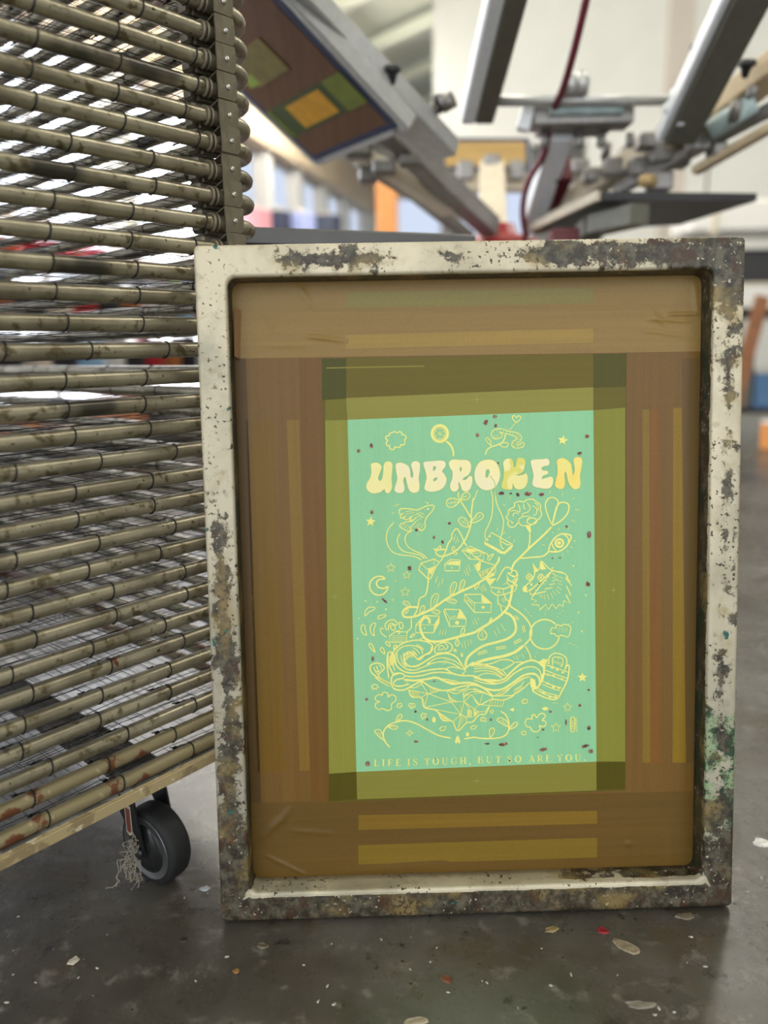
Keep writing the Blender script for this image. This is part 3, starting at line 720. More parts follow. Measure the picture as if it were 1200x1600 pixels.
(1.27,0,[(363.6,401.3),(367.5,398.6),(365.5,392.3),(361,391.5)]),
(1.5,2,[(336.9,397.4),(351.9,395),(351.2,387.8),(343.3,387.3),(336.9,392.1)]),
(1.5,0,[(351.9,395),(362.3,397.4),(361.6,391.5),(351.2,387.8)]),
(1.35,0,[(344,389.7),(346.2,393.6)]),
(1.35,0,[(346.2,393.6),(348.6,389.6)]),
(1.35,0,[(344.9,391),(347.7,390.9)]),
(1.35,0,[(335,399.4),(336.9,397.4)]),
(1.35,0,[(344.6,386.6),(345.2,376.7),(347.8,375.3),(349.7,366.7),(353,366)]),
(1.35,0,[(353.1,387.7),(354.4,383.1),(358.3,379),(361.5,371)]),
(1.05,0,[(349.4,383.2),(352.4,377.9)]),
(1.05,0,[(351.5,384.5),(354.4,379.1)]),
(1.05,0,[(347.8,375.3),(358.2,370.5)]),
(1.05,0,[(324.6,399.6),(330.3,392.2)]),
(1.05,0,[(326.5,401.5),(331.3,394.2)]),
(1.05,0,[(322.6,397.7),(327.1,391.7)]),
(1.05,0,[(351.2,400.3),(355.8,402.2)]),
(2.84,0,[(363,400),(360.9,385.6),(356.9,372.5),(347.7,362.1),(334.6,353.2),(321.4,345.5),(314.8,341.7),(295.2,336.9),(275.5,332.3),(262.4,332.4),(254.7,336.6),(250.2,346),(249.7,355.3),(255.1,361.8),(260.2,360.3),(261.2,354.3)]),
(1.94,0,[(359.5,373.7),(371.2,365.5),(380.4,356),(385.6,345.2),(384.2,333.3),(376.3,324.2)]),
(3.44,0,[(376.3,324.2),(364.4,315.8),(349.9,311.2),(334.2,308.6),(322.3,305.5),(310.5,300.5)]),
(2.84,0,[(353.6,365.9),(360.8,361.8),(365.9,352.4),(365.9,341.7),(358,334),(344.8,329.6),(327.8,325.4),(314.6,317.7),(306.6,309.9),(303.9,299.3)]),
(1.12,2,[(363.9,360.1),(369.1,355.6),(370.6,357.4),(365.4,361.9)]),
(1.12,2,[(374,348.5),(376,340.5),(378.3,341.1),(376.2,349.1)]),
(1.12,2,[(364.7,326.3),(373.6,330.5),(372.5,332.7),(363.7,328.5)]),
(1.12,2,[(342.6,320.1),(354.2,322),(353.8,324.3),(342.2,322.5)]),
(1.12,2,[(319.9,314.1),(331.3,317.2),(330.6,319.6),(319.2,316.4)]),
(1.42,2,[(304.3,389.3),(324.4,389.1),(336.7,377.6),(336,366.4),(316.1,366.9),(304.2,382.3)]),
(1.35,0,[(304.3,388.9),(315.9,378.8)]),
(1.35,0,[(315.9,378.8),(336.7,377.6)]),
(1.35,0,[(315.9,378.8),(316.1,366.9)]),
(1.35,0,[(325.1,388.4),(325,378.5)]),
(1.12,0,[(306.8,384.9),(307.4,381.6)]),
(1.12,0,[(308.8,383.6),(309.4,379.6)]),
(1.12,0,[(310.7,382.2),(311.3,377.3)]),
(1.12,0,[(312.6,380.4),(313.2,375.1)]),
(1.12,0,[(306.8,381.6),(310,380.5)]),
(1.35,0,[(324.7,346.8),(320,338.9),(322.6,332.9),(329.2,334),(330.5,340),(324.7,346.8)]),
(0.97,0,[(324.7,345.4),(325.2,333.5)]),
(0.97,0,[(325,340.1),(322,337.5)]),
(0.97,0,[(325.3,341.4),(328.6,340)]),
(0.97,0,[(325.3,337.5),(328.5,336)]),
(1.12,0,[(339.7,343.7),(342.9,337)]),
(1.12,0,[(343.7,347.6),(346.9,339.6)]),
(1.12,0,[(348.3,352.2),(353.4,342.7)]),
(1.12,0,[(319.6,360.2),(321.8,357.2)]),
(1.12,0,[(316.3,358.9),(319.5,351.9)]),
(1.12,0,[(313.7,356.3),(315.6,351.6)]),
(1.8,0,[(419.8,333.9),(418.8,330.5),(417.3,327.4),(415.2,324.6),(412.6,322.4),(409.6,320.6),(406.3,319.5),(402.8,319.1),(399.4,319.3),(396,320.3),(392.8,321.8),(390,323.9),(387.6,326.6),(385.8,329.6),(384.5,332.9),(383.9,336.4),(383.9,339.9),(384.6,343.3),(386,346.5),(387.9,349.4),(390.3,351.9),(393.2,353.8),(396.4,355.1),(399.8,355.8),(403.2,355.8),(406.6,355.1),(409.9,353.8),(412.8,351.9),(415.4,349.5)]),
(1.27,1,[(409.1,341.3),(411.1,345.3),(415.1,345.2),(417,349.1),(422.3,347.6),(426.2,349.3),(430.8,348.1),(434.1,345.3),(433.4,340.7),(432.8,336.7),(430.2,333.5),(425.6,334.9),(421.6,335.7),(417,334.5),(413.7,337.9),(409.8,338)]),
(0.82,0,[(416.4,345.8),(417.7,341.8)]),
(0.82,0,[(419.7,345.7),(420.3,340.4)]),
(0.82,0,[(422.9,346.3),(423.3,340.3)]),
(0.82,0,[(426.2,345.5),(425.9,340.2)]),
(0.82,0,[(429.5,344.8),(428.6,340.2)]),
(1.12,0,[(377.2,370),(379.1,368.2)]),
(1.12,0,[(381.1,365.9),(382.8,363.9)]),
(1.12,0,[(384.3,361.9),(386.3,359.8)]),
(1.12,0,[(403.3,368.7),(402.9,366.7)]),
(1.12,0,[(402.4,364.1),(402.4,362.1)]),
(1.12,0,[(424.6,367.5),(423.3,365.8)]),
(1.12,0,[(421.2,363.6),(420.1,362.3)]),
(1.12,0,[(417.7,359.7),(416.8,358.1)]),
(1.12,0,[(431.5,348.7),(432.8,350)]),
(1.12,0,[(435.4,351.3),(437.4,352.3)]),
(1.12,0,[(431.7,326.1),(434.4,325.1)]),
(1.12,0,[(436.7,324),(438.7,323)]),
(1.12,0,[(441.7,321.6),(444,320.8)]),
(1.12,0,[(393.6,315.7),(392.3,314)]),
(1.12,0,[(390.9,310.7),(389.6,308.6)]),
(1.12,0,[(363.1,310.9),(364.6,307.4)]),
(1.12,0,[(366.4,312.4),(368.6,307)]),
(1.12,0,[(371,310.7),(371.8,312.3)]),
(1.12,0,[(374.3,314.2),(375.6,308.8)]),
(1.12,0,[(377.6,316.1),(379.5,317.1)]),
(1.5,0,[(377.6,324.1),(382.8,314.7),(385.4,305.5)]),
(1.8,0,[(208.6,410.9),(202.8,414.1),(195,412.6),(189.7,406.8),(189.5,399),(193.9,392.9),(201,391.1),(207.6,393.9),(211.3,401),(206.4,399.2),(199.9,400.7),(197.4,405.3),(200.1,409.8),(208.6,410.9)]),
(1.12,2,[(232.1,400.3),(233.6,396.4),(237.7,396),(234.5,393.3),(235.4,389.3),(231.9,391.5),(228.4,389.4),(229.4,393.5),(226.3,396.2),(230.4,396.5)]),
(1.27,1,[(182.9,365.6),(183.1,371.5),(187.1,376),(194.2,376.2),(193.5,373.2),(186.9,370.1)]),
(1.27,1,[(198.8,361.6),(199.8,365.5),(207,366.7),(207.2,364.6)]),
(1.27,1,[(183.7,341.7),(177.9,346.5),(177.8,353.1),(181.4,354.6),(182.6,349)]),
(1.27,1,[(193.2,340.8),(189,346.2),(189.1,352.8),(193.1,356.7),(195.3,355.3),(193,348.8)]),
(1.27,1,[(193.6,320.6),(187.3,327.7),(187.4,331.7),(190.6,329.6)]),
(1.27,1,[(205.3,317.9),(200.6,322.7),(201.6,326.2),(204.5,323.9)]),
(1.27,1,[(212.1,327),(207.3,331.2),(208.3,333.8),(211.5,331)]),
(1.27,1,[(216.6,323.6),(217.3,328.2),(220.3,328.4),(219.2,325.5)]),
(1.27,1,[(237,337.7),(239.7,341.6),(243,341.5),(240.3,339)]),
(1.27,1,[(294.5,335.6),(292.4,329),(294.4,325.6),(297,328.9)]),
(1.27,1,[(299.4,312.1),(299.5,316.8),(301,314.1)]),
(1.27,1,[(290.4,319.7),(291.1,322.1),(293.4,319)]),
(1.35,0,[(208.5,347.1),(206.7,353.7),(210.7,358.9),(217.3,360.1),(221.7,356),(219.7,353.4),(214.6,356.2),(211.3,353.6),(210.5,347)]),
(1.35,0,[(213.2,353.6),(217.8,353.4),(219,349.4),(217,346.8),(213.8,349.6),(213.2,353.6)]),
(1.27,0,[(223.7,357.3),(227.6,355.8),(228.5,350.5),(224.9,349.3),(223.7,357.3)]),
(1.35,0,[(208.4,338.8),(202.6,343.2),(200.8,348.6),(203.4,350.5),(204.3,348.5)]),
(1.2,0,[(219.6,345.4),(223.5,346.7),(224.1,343.3),(221.5,342.7)]),
(1.35,2,[(212.2,332.4),(211.7,340.3),(219.6,345.4),(233.7,344.7),(232.4,331.8)]),
(0.97,0,[(213.6,340.3),(232.3,340.1)]),
(0.97,0,[(213.6,338),(232.2,337.8)]),
(0.97,0,[(213.5,336),(232.2,335.8)]),
(0.97,0,[(213.5,334.1),(232.1,333.7)]),
(1.65,0,[(260.9,420.8),(260.4,409.7),(258.9,397.3),(256.2,389.4),(249.6,385.7),(247.5,376.5),(245.4,369.9),(242.1,364.7)]),
(1.5,0,[(238.8,362.2),(238.6,350.3),(233.9,345.1),(233.2,342.4)]),
(2.54,0,[(341.6,413.7),(328.5,407.4),(315.4,399.8),(302.4,394.2),(284.1,385.5),(265.7,373.4),(249.9,365.9),(238.1,362.9),(230.4,363.7),(228.5,368.4),(231.8,373.6),(238.4,375.4),(247.5,374.9)]),
(2.24,0,[(328.5,407.4),(344.3,426.7),(346.9,434.5)]),
(1.2,1,[(263.1,373.5),(263.9,385.3),(268.5,391.1),(272.4,389.1),(269.6,378.6),(265.7,374.1)]),
(1.2,1,[(286.7,388.7),(287.5,399.2),(291.5,405),(294.7,402.3),(292,393.8),(287.3,388)]),
(1.2,1,[(297.8,392.4),(299.2,402.9),(302.5,407.4),(304.8,404.7),(302.4,397.5)]),
(1.2,1,[(280.1,383.6),(289.2,384),(294.4,381.3),(290.5,378.7)]),
(1.2,1,[(261.7,372.2),(269.5,371.3),(274.1,368.6),(269.5,366)]),
(1.2,1,[(248.6,365.9),(250.7,374.4),(254.6,376.3),(255.2,371.7),(249.9,366.5)]),
(1.2,1,[(237.1,375.4),(230,379.6),(230.7,382.8),(235.9,381.4)]),
(1.2,1,[(231.8,369),(233.8,372.9),(235.7,371.5),(232.4,367.6)]),
(1.2,1,[(299.1,339.5),(300.5,346.7),(303.8,347.3),(303.1,342)]),
(1.2,1,[(316.7,395.9),(318.7,402.4),(322,403),(320.6,398.4)]),
(0.9,0,[(265.1,376.1),(269.8,389.1)]),
(0.9,0,[(288,390),(291.4,401.7)]),
(0.9,0,[(298.7,394.3),(302.5,404.8)]),
(0.9,0,[(282.1,383.3),(291.8,381.3)]),
(0.9,0,[(264.3,371.1),(271.4,368.6)]),
(0.9,0,[(250,367.8),(253.7,374.4)]),
(0.9,0,[(235.8,376.8),(232,381.5)]),
(0.9,0,[(266,381.3),(268.1,380.6)]),
(0.9,0,[(267.1,384.6),(269.5,383.9)]),
(0.9,0,[(294.9,334.2),(294.4,327.6)]),
(1.42,2,[(243.7,343.5),(244.5,352.8),(254.5,364.4),(273.3,363.3),(272.6,355.4),(265.8,343)]),
(1.27,0,[(244.5,352.8),(266.7,352.9)]),
(1.27,0,[(266.7,352.9),(273.3,362.6)]),
(1.27,0,[(266.7,352.9),(265.8,343)]),
(1.42,2,[(278.6,369.8),(280,371.7),(298.8,370.6),(305.6,359.2),(305.1,349.9),(285.5,350.4)]),
(1.27,0,[(285.7,359.7),(305.6,359.2)]),
(1.27,0,[(285.7,359.7),(285.5,350.4)]),
(1.27,0,[(280,371.1),(285.7,359.7)]),
(1.27,0,[(298.2,370),(294.1,360.1)]),
(0.75,0,[(287,361),(293.5,362.1)]),
(0.75,0,[(287,362.3),(293.5,363.2)]),
(1.12,0,[(268.7,403.6),(271.7,412.7)]),
(1.12,0,[(271.9,398.9),(273.9,404.8)]),
(1.12,0,[(276.5,402.1),(278.1,409.3)]),
(1.12,0,[(273,340.1),(274.4,346.1)]),
(1.12,0,[(276.3,340.7),(278,346.6)]),
(1.12,0,[(279.5,339.9),(281.2,346.5)]),
(1.12,0,[(299.7,330.1),(300.9,323.4)]),
(1.12,0,[(303.6,332),(304.8,322.7)]),
(1.12,0,[(307.5,333.3),(308.8,325.2)]),
(1.12,0,[(310.8,333.8),(312.1,327.8)]),
(1.65,0,[(209.9,287),(208.3,303.1),(208.5,312.5),(209.9,319.1),(213.9,320.3),(214.5,317.7),(211.8,312.4),(212.9,303)]),
(1.65,0,[(216.1,300.3),(215.1,316.3),(220.5,325.5),(231.1,331.9),(244.2,334.2),(254.6,332.6),(261.1,329.8),(264.3,325.7),(262.2,319.1),(254.3,315.3),(249,310.1),(245.1,310.9),(241.2,315.6),(236.1,319.8),(230.8,317.2),(228.7,310.6),(230.5,301.2)]),
(1.35,0,[(219.4,301.5),(219,317.5),(227,326),(238.8,327.7),(247.9,324.8),(251.1,320.7),(251.7,316.7)]),
(1.2,0,[(244.1,328.9),(249.3,326.1),(253.7,321.3)]),
(1.12,0,[(240.1,325),(245.3,321.5),(248.4,316.8)]),
(1.12,0,[(238.7,321.7),(242.6,318.9),(245.1,314.2)]),
(1.05,0,[(230,309.3),(236,313.8),(241.2,313.6)]),
(1.05,0,[(230.6,311.6),(236,315.6),(242,314.9)]),
(1.05,0,[(231.1,314),(236,317.5),(242.8,316.3)]),
(1.05,0,[(231.7,316.4),(236.1,319.4),(243.6,317.6)]),
(1.5,0,[(267.4,317),(266.9,323),(271.5,328.2),(279.4,330.6),(285.9,329.1),(288.5,323.8),(284.5,318.5),(274,317.5),(267.4,317)]),
(1.2,0,[(270.1,320.9),(278,322.7),(276.7,326.7),(272.8,325.8),(271.4,322.2)]),
(1.12,0,[(279.4,329.3),(283.2,325.2),(279.3,320.7)]),
(1.2,0,[(248.1,334.8),(254.7,336.6),(262.4,332.4),(268.9,328.2)]),
(1.94,0,[(209.3,319.1),(209.7,305.8),(213.4,296.3),(215.9,292.2)]),
(1.94,0,[(222.5,293.4),(214.6,290.3),(212.9,282.9),(214.3,276.2),(219.5,272.7),(228.7,272.4),(237.9,276.9),(248.5,282),(253.7,280.5),(261.5,274.9),(274.6,270.5),(285.1,270.9),(298.3,274.6),(314.1,276.2),(325.9,271.9),(337.7,262.1)]),
(1.27,0,[(213.2,319),(213.9,307),(218,296.2)]),
(1.8,0,[(216.5,318.9),(218.2,305.6),(227.8,295.9),(240.8,293.2),(251.4,295.1),(264.5,297),(278.9,297.3),(288,291.7),(298.5,288.7),(314.3,287.6),(324.7,282.7),(340.5,277.5),(353.7,280.5),(364.3,289.7),(376.1,296.1)]),
(1.35,0,[(220.4,318.8),(222.1,308.1),(231.8,298.5),(242.2,296.9),(252.8,300.6),(262,304.4),(275.1,306.5),(288.2,303.7),(299.9,296.7)]),
(1.94,0,[(228.9,318.6),(230,307.9),(235.8,301.8),(246.2,302.8),(256.8,308.6),(268.7,314.9),(281.8,316.6),(293.5,311.6),(302.5,297.3)]),
(1.2,0,[(256.7,303.2),(266,309.7),(277.8,311.4),(290.9,307),(298.7,300.8)]),
(1.05,0,[(225.5,316),(226.7,306.7),(233.1,300.5)]),
(1.05,0,[(277.8,308.7),(285,308.1)]),
(1.05,0,[(275.7,303.4),(280.3,304.2)]),
(1.05,0,[(256.8,304.8),(261.4,307.1)]),
(1.05,0,[(234.4,298.4),(238.9,297.3)]),
(1.05,0,[(241,300.3),(247.5,301)]),
(1.72,0,[(214.6,292.3),(222.5,293.7),(229,291.2),(227.6,287.2),(219.7,285.4),(215.7,281.5),(217,278.1),(224.8,277.2),(235.4,279.7)]),
(1.65,0,[(229.6,290.3),(238.1,288.7),(251.3,290),(264.4,293),(277.6,293),(288,291)]),
(2.54,0,[(228.2,285.2),(242,283.8),(256.4,285.1),(268.3,286.8),(277.4,282.6),(287.9,278.3),(301,279.3),(314.2,278.2),(327.3,271.8),(340.4,268.8),(352.3,271.2),(364.2,278.9),(376.1,286.7),(388,288.4),(394.5,283.5),(395.8,275.4),(391.9,270.1)]),
(1.35,0,[(268.3,285.5),(278.7,284.5),(295.8,280.5)]),
(1.35,0,[(278.9,297.3),(288.1,299.7),(299.9,296.7),(304.5,294.6),(299.2,289.1)]),
(2.24,0,[(302.5,296.7),(307.8,300.5),(314.4,305.1)]),
(1.2,0,[(281.8,270.1),(291.7,266),(300.9,269.8),(308.9,275)]),
(1.2,0,[(286.4,270.2),(297,270.2),(307.5,273)]),
(1.12,0,[(300.9,267.1),(308.8,271),(319.3,270)]),
(1.12,0,[(304.8,265),(314.1,268.1),(324.6,266.5)]),
(1.65,0,[(212,280.3),(198.8,287.3),(189.8,294.3),(187.3,301),(190,305.6),(197.9,306.7),(203.7,303.3),(204.3,299.2),(200.3,295.6),(197.6,292),(200.1,287.3),(212.4,280.9)]),
(1.27,0,[(191.5,302.2),(194.4,295.5),(196.9,292.1)]),
(1.27,0,[(194.6,303.8),(196.4,299.4),(197.7,294.7)]),
(1.2,0,[(197.9,304.5),(201.1,301.3),(200.3,298)]),
(1.2,0,[(192.5,298.2),(195.7,296.1),(199,297.4)]),
(1.27,0,[(211.7,276.9),(201.3,282.6),(192.3,289.5)]),
(1.12,0,[(231.5,283.8),(232.1,278.4)]),
(1.12,0,[(235.3,275.6),(241.8,274.8),(251.1,279.9)]),
(1.2,0,[(189.1,276.2),(189,277.1),(189.2,278),(189.6,278.7),(190.2,279.4),(191,279.9),(191.9,280.2),(192.8,280.2),(193.7,280.1),(194.5,279.8),(195.2,279.2),(195.8,278.6),(196.2,277.8),(196.3,276.9),(196.3,276.1)]),
(1.12,0,[(189.1,276.2),(192.6,274.7),(196.2,276.4)]),
(1.05,0,[(189.4,275.5),(188,273.5)]),
(1.05,0,[(191.3,274.4),(190.9,272.5)]),
(1.05,0,[(194.6,274.6),(194.8,272.7)]),
(1.05,0,[(196.6,276.4),(198.3,275.9)]),
(1.35,1,[(201.6,266.4),(201.7,269.1),(205,270.1),(208.2,268.3),(208.8,264.2),(212.8,266.8),(217.4,264.7),(217.9,259.3),(212.6,254.7),(212.4,249.3),(207.8,246.7),(201.3,249.6),(196.7,248.4),(192.8,251.9),(193.6,256.6),(197.9,258.1),(193.2,260.6),(193.7,265.3),(197.7,267.2)]),
(1.35,2,[(219.1,251.1),(220.5,255.2),(224.4,255.7),(225.7,252.3),(222.3,249.7)]),
(1.35,2,[(233.6,252.8),(234.9,254.8),(240.8,254.6),(242.1,251.2),(236.8,248.6)]),
(1.35,2,[(248.5,238.9),(250.5,242.2),(255.1,241.4),(254.4,237.3),(250.4,234.7)]),
(1.35,2,[(271.3,222),(274.6,224.6),(279.2,224.5),(277.9,220.4),(273.2,219.2)]),
(0.97,0,[(221.1,253.1),(224.3,252.4)]),
(0.97,0,[(235.5,252.7),(240.1,252.3)]),
(0.97,0,[(238.2,252.7),(237.2,249.3)]),
(0.97,0,[(250.4,239.5),(253.1,238.7)]),
(0.97,0,[(251.1,236.8),(253.7,240.1)]),
(1.8,0,[(209.5,199.9),(203.1,208.9),(202,219.8),(208.1,227.8),(218.7,232.2),(230.6,233.3),(243.7,228.8),(256.7,221),(271.1,213.1),(285.6,209.7)]),
(1.27,1,[(201.8,209.6),(193.4,217.3),(191.5,222.1),(197.4,222.6),(200.6,217.1)]),
(1.27,1,[(217.4,231.6),(220.2,239.6),(224.1,241.5),(224.7,237.5)]),
(1.27,1,[(208,226.4),(216,227.6),(219.9,225.4),(214.6,222.8)]),
(0.97,0,[(200.9,211.7),(194.1,220.7)]),
(0.97,0,[(196,217.9),(192.7,219.4)]),
(0.97,0,[(197.3,215.9),(198.4,219.9)]),
(0.97,0,[(218.7,232.9),(223,239.5)]),
(0.97,0,[(209.3,226.1),(217.2,225.5)]),
(1.2,2,[(234.3,222.2),(235.4,218.7),(238.7,217.4),(235.3,216.4),(234.2,212.9),(233.1,216.4),(229.8,217.7),(233.1,218.7)]),
(1.57,0,[(233.9,272.3),(237.7,263.5),(249.5,261.8),(253.2,249.5),(267.7,245.1),(275.4,232.7),(287.2,231),(293.7,218.6),(304.4,228.5),(312.3,229.7),(320.3,238.2),(328.3,239.4),(333.6,248.7)]),
(1.57,0,[(253.2,249.5),(257.5,267)]),
(1.57,0,[(257.5,267),(286.2,255.4)]),
(1.57,0,[(253.2,249.5),(286.2,255.4)]),
(1.57,0,[(257.5,267),(248.5,282.7)]),
(1.57,0,[(257.5,267),(249.5,261.8)]),
(1.57,0,[(257.5,266.3),(273.3,270.6)]),
(1.57,0,[(286.2,255.4),(297.9,239.5)]),
(1.57,0,[(253.2,249.5),(297.9,239.5)]),
(1.57,0,[(286.2,255.4),(302.1,255.6)]),
(1.57,0,[(281.2,269.7),(286.2,255.4)]),
(1.57,0,[(302.1,255.6),(297.9,239.5)]),
(1.57,0,[(302.1,255.6),(311.4,264.2)]),
(1.57,0,[(302.1,255.6),(300.9,267.1)]),
(1.57,0,[(297.9,239.5),(288.6,231)]),
(1.57,0,[(297.9,239.5),(293.7,218.6)]),
(1.57,0,[(297.9,239.5),(304.5,236)]),
(1.57,0,[(304.5,236),(312.4,235.8)]),
(1.57,0,[(304.5,236),(304.4,228.5)]),
(1.57,0,[(267.7,245.1),(287.2,231)]),
(1.57,0,[(302.1,255.6),(320.4,241)]),
(1.57,0,[(311.4,264.2),(321.1,251.1)]),
(1.57,0,[(302.1,255.6),(308.6,246.7)]),
(1.57,0,[(308.6,246.7),(305.8,236.6)]),
(1.57,0,[(233.9,272.3),(257.5,267)]),
(0.82,0,[(235.2,271.6),(238.4,264.1)]),
(0.82,0,[(281.8,268.3),(284.3,256.1)]),
(0.82,0,[(269,244),(275.7,232.7)]),
(0.82,0,[(297.2,237.5),(303.8,235.3)]),
(0.82,0,[(260.2,273.6),(260.8,267.9)]),
(0.82,0,[(305.9,246.1),(306.1,236.6)]),
(0.82,0,[(301.5,265.8),(309.4,264.2)]),
(0.82,0,[(236.5,271.3),(239.5,264.1)]),
(0.82,0,[(282.5,267),(285.7,256.1)]),
(0.82,0,[(270.1,243.2),(276.7,232.7)]),
(0.82,0,[(297,235.7),(302.9,233.9)]),
(0.82,0,[(261.5,273.3),(261.9,268.1)]),
(0.82,0,[(306.6,245.9),(306.7,236.6)]),
(0.82,0,[(301.5,264.8),(308.6,264)]),
(0.82,0,[(237.8,271.1),(240.5,264)]),
(0.82,0,[(283.1,265.6),(287.2,256.1)]),
(0.82,0,[(271.3,242.4),(277.7,232.6)]),
(0.82,0,[(296.7,233.9),(302,232.5)]),
(0.82,0,[(262.8,273),(263.1,268.3)]),
(0.82,0,[(307.4,245.7),(307.4,236.6)]),
(0.82,0,[(301.5,263.8),(307.8,263.8)]),
(0.82,0,[(239.1,270.8),(241.6,264)]),
(0.82,0,[(283.7,264.2),(288.7,256)]),
(0.82,0,[(272.4,241.6),(278.7,232.6)]),
(0.82,0,[(296.5,232.1),(301.1,231.1)]),
(0.82,0,[(264.1,272.7),(264.3,268.5)]),
(0.82,0,[(308.1,245.6),(308,236.5)]),
(0.82,0,[(301.5,262.9),(307,263.6)]),
(0.82,0,[(240.4,270.6),(242.7,264)]),
(0.82,0,[(284.4,262.9),(290.1,256)]),
(0.82,0,[(273.6,240.8),(279.8,232.6)]),
(0.82,0,[(296.3,230.3),(300.2,229.7)]),
(0.82,0,[(265.4,272.4),(265.5,268.7)]),
(0.82,0,[(308.8,245.4),(308.7,236.5)]),
(0.82,0,[(301.5,261.9),(306.2,263.4)]),
(0.82,0,[(241.8,270.3),(243.8,264)]),
(0.82,0,[(285,261.5),(291.6,255.9)]),
(0.82,0,[(274.8,240.1),(280.8,232.6)]),
(0.82,0,[(296,228.5),(299.3,228.3)]),
(0.82,0,[(266.7,272.1),(266.6,268.9)]),
(0.82,0,[(309.6,245.2),(309.4,236.5)]),
(0.82,0,[(301.5,260.9),(305.4,263.2)]),
(0.82,0,[(243.1,270),(244.9,263.9)]),
(0.82,0,[(285.7,260.1),(293.1,255.9)]),
(0.82,0,[(275.9,239.3),(281.8,232.5)]),
(0.82,0,[(295.8,226.7),(298.4,226.9)]),
(0.82,0,[(268.1,271.8),(267.8,269.1)]),
(0.82,0,[(310.3,245.1),(310,236.5)]),
(0.82,0,[(301.5,259.9),(304.6,263)]),
(0.82,0,[(244.4,269.8),(246,263.9)]),
(0.82,0,[(286.3,258.8),(294.5,255.9)]),
(0.82,0,[(277.1,238.5),(282.8,232.5)]),
(0.82,0,[(295.5,224.9),(297.5,225.5)]),
(0.82,0,[(269.4,271.5),(269,269.3)]),
(0.82,0,[(311,244.9),(310.7,236.5)]),
(0.82,0,[(301.4,259),(303.8,262.8)]),
(0.82,0,[(245.7,269.5),(247.1,263.9)]),
(0.82,0,[(286.9,257.4),(296,255.8)]),
(0.82,0,[(278.2,237.7),(283.9,232.5)]),
(0.82,0,[(295.3,223.1),(296.6,224)]),
(0.82,0,[(270.7,271.2),(270.1,269.5)]),
(0.82,0,[(311.8,244.7),(311.3,236.5)]),
(0.82,0,[(301.4,258),(302.9,262.6)]),
(0.82,0,[(298.6,240.2),(297.4,252.4)]),
(0.82,0,[(251.5,261.1),(254,253.6)]),
(0.82,0,[(250.1,259.1),(253,250.9)]),
(1.42,0,[(314.4,302.8),(324.9,302.1),(338,298.4),(349.8,293.4),(355,287.2)]),
(1.42,0,[(314.4,301.4),(335.4,302.5),(347.3,306.9),(357.8,306.6),(363.7,302.8),(355.1,296.6),(349.8,294.8)]),
(1.2,0,[(314.4,296.4),(327.5,297.3),(340.6,294.3),(351.1,287.1)]),
(1.2,0,[(318.2,286.2),(327.4,290.4),(340.6,289),(349.1,283.4)]),
(2.24,0,[(314.2,286.3),(324.7,282.7),(340.5,280.6),(352.4,283.3),(360.3,291.1),(370.9,300.2),(384.1,305.3),(393.3,303),(399.9,296.8)]),
(1.35,0,[(324.7,282),(330,282.9),(345.8,281.4)]),
(1.35,0,[(364.3,303.1),(370.9,303.6),(377.5,303.4),(385.4,305.5)]),
(1.27,0,[(314.4,299),(326.2,299.8),(340.6,296.3),(353.1,286.6)]),
(1.2,0,[(314.3,292.6),(326.2,294),(339.3,291.9),(349.8,285.4)]),
(1.42,0,[(314.2,282.7),(327.3,278.3),(340.5,276.9),(353.7,280.5),(364.3,289.7),(376.1,296.1),(388,297.1),(395.9,291.5),(397.8,282.1)]),
(1.5,0,[(314.1,276.9),(327.3,271.8),(340.4,268.8),(352.3,271.2),(364.2,278.9),(376.1,286.7),(388,288.4),(394.5,283.5),(395.8,275.4),(391.9,270.1)]),
(1.35,0,[(314.1,272.2),(324.6,267.6),(337.7,262.1),(350.9,264.5),(362.9,274.9),(374.8,282.7),(384,284.9)]),
(1.35,0,[(337.7,261.4),(353.5,261.7),(362.8,262.5),(374.7,269.9),(384,278.1)]),
(1.2,0,[(318,269.4),(327.2,265.8),(335.7,261.5),(337.4,257.4)]),
(1.12,0,[(340.4,262.7),(357.6,271),(369.5,278.8),(377.4,283.3)]),
(1.12,0,[(364.1,268.8),(372.1,273.3),(376.1,279.7)]),
(1.12,0,[(364.1,268.2),(363.8,262.8)]),
(1.12,0,[(366.1,269.2),(365.8,263.8)]),
(1.12,0,[(368.1,270.1),(367.8,264.8)]),
(1.12,0,[(370.1,271),(369.8,266)]),
(1.12,0,[(372.1,272),(371.8,267.1)]),
(1.12,0,[(374.1,273),(373.8,268.6)]),
(1.12,0,[(314.1,270.2),(322,269.3)]),
(1.12,0,[(314.1,267.5),(323.3,267.2)]),
(1.12,0,[(314,264.8),(325.2,266.5)]),
(1.5,0,[(314,260.1),(321.1,251.1),(335.7,257.4),(350.9,256.4),(364.1,261.7)]),
(1.42,0,[(335.7,257.4),(333,249.8)]),
(1.42,0,[(333,249.8),(348.8,248.3)]),
(1.42,0,[(348.8,248.3),(351.5,255.7)]),
(1.42,0,[(321.1,251.1),(333,249.8)]),
(1.42,0,[(333,249.8),(328.3,242.1)]),
(1.42,0,[(328.3,242.1),(319.1,242.3)]),
(1.42,0,[(320.4,242.3),(313.7,235.7)]),
(1.42,0,[(325.6,266.5),(321.1,251.1)]),
(1.42,0,[(313.8,245.2),(320.4,242.3)]),
(1.42,0,[(321.1,251.1),(313.8,245.2)]),
(1.12,0,[(337.9,256.7),(336.3,249.7)]),
(1.12,0,[(341,256.4),(339.6,249.4)]),
(1.12,0,[(344.3,256),(342.9,249)]),
(1.12,0,[(347.6,255.6),(346.2,248.6)]),
(1.8,0,[(385.9,268.2),(391.8,263.4),(403.7,257.6),(416.3,255.7),(423.6,266.6),(430.2,281.2),(432.1,296.6),(429.1,297.4),(426.2,292.1)]),
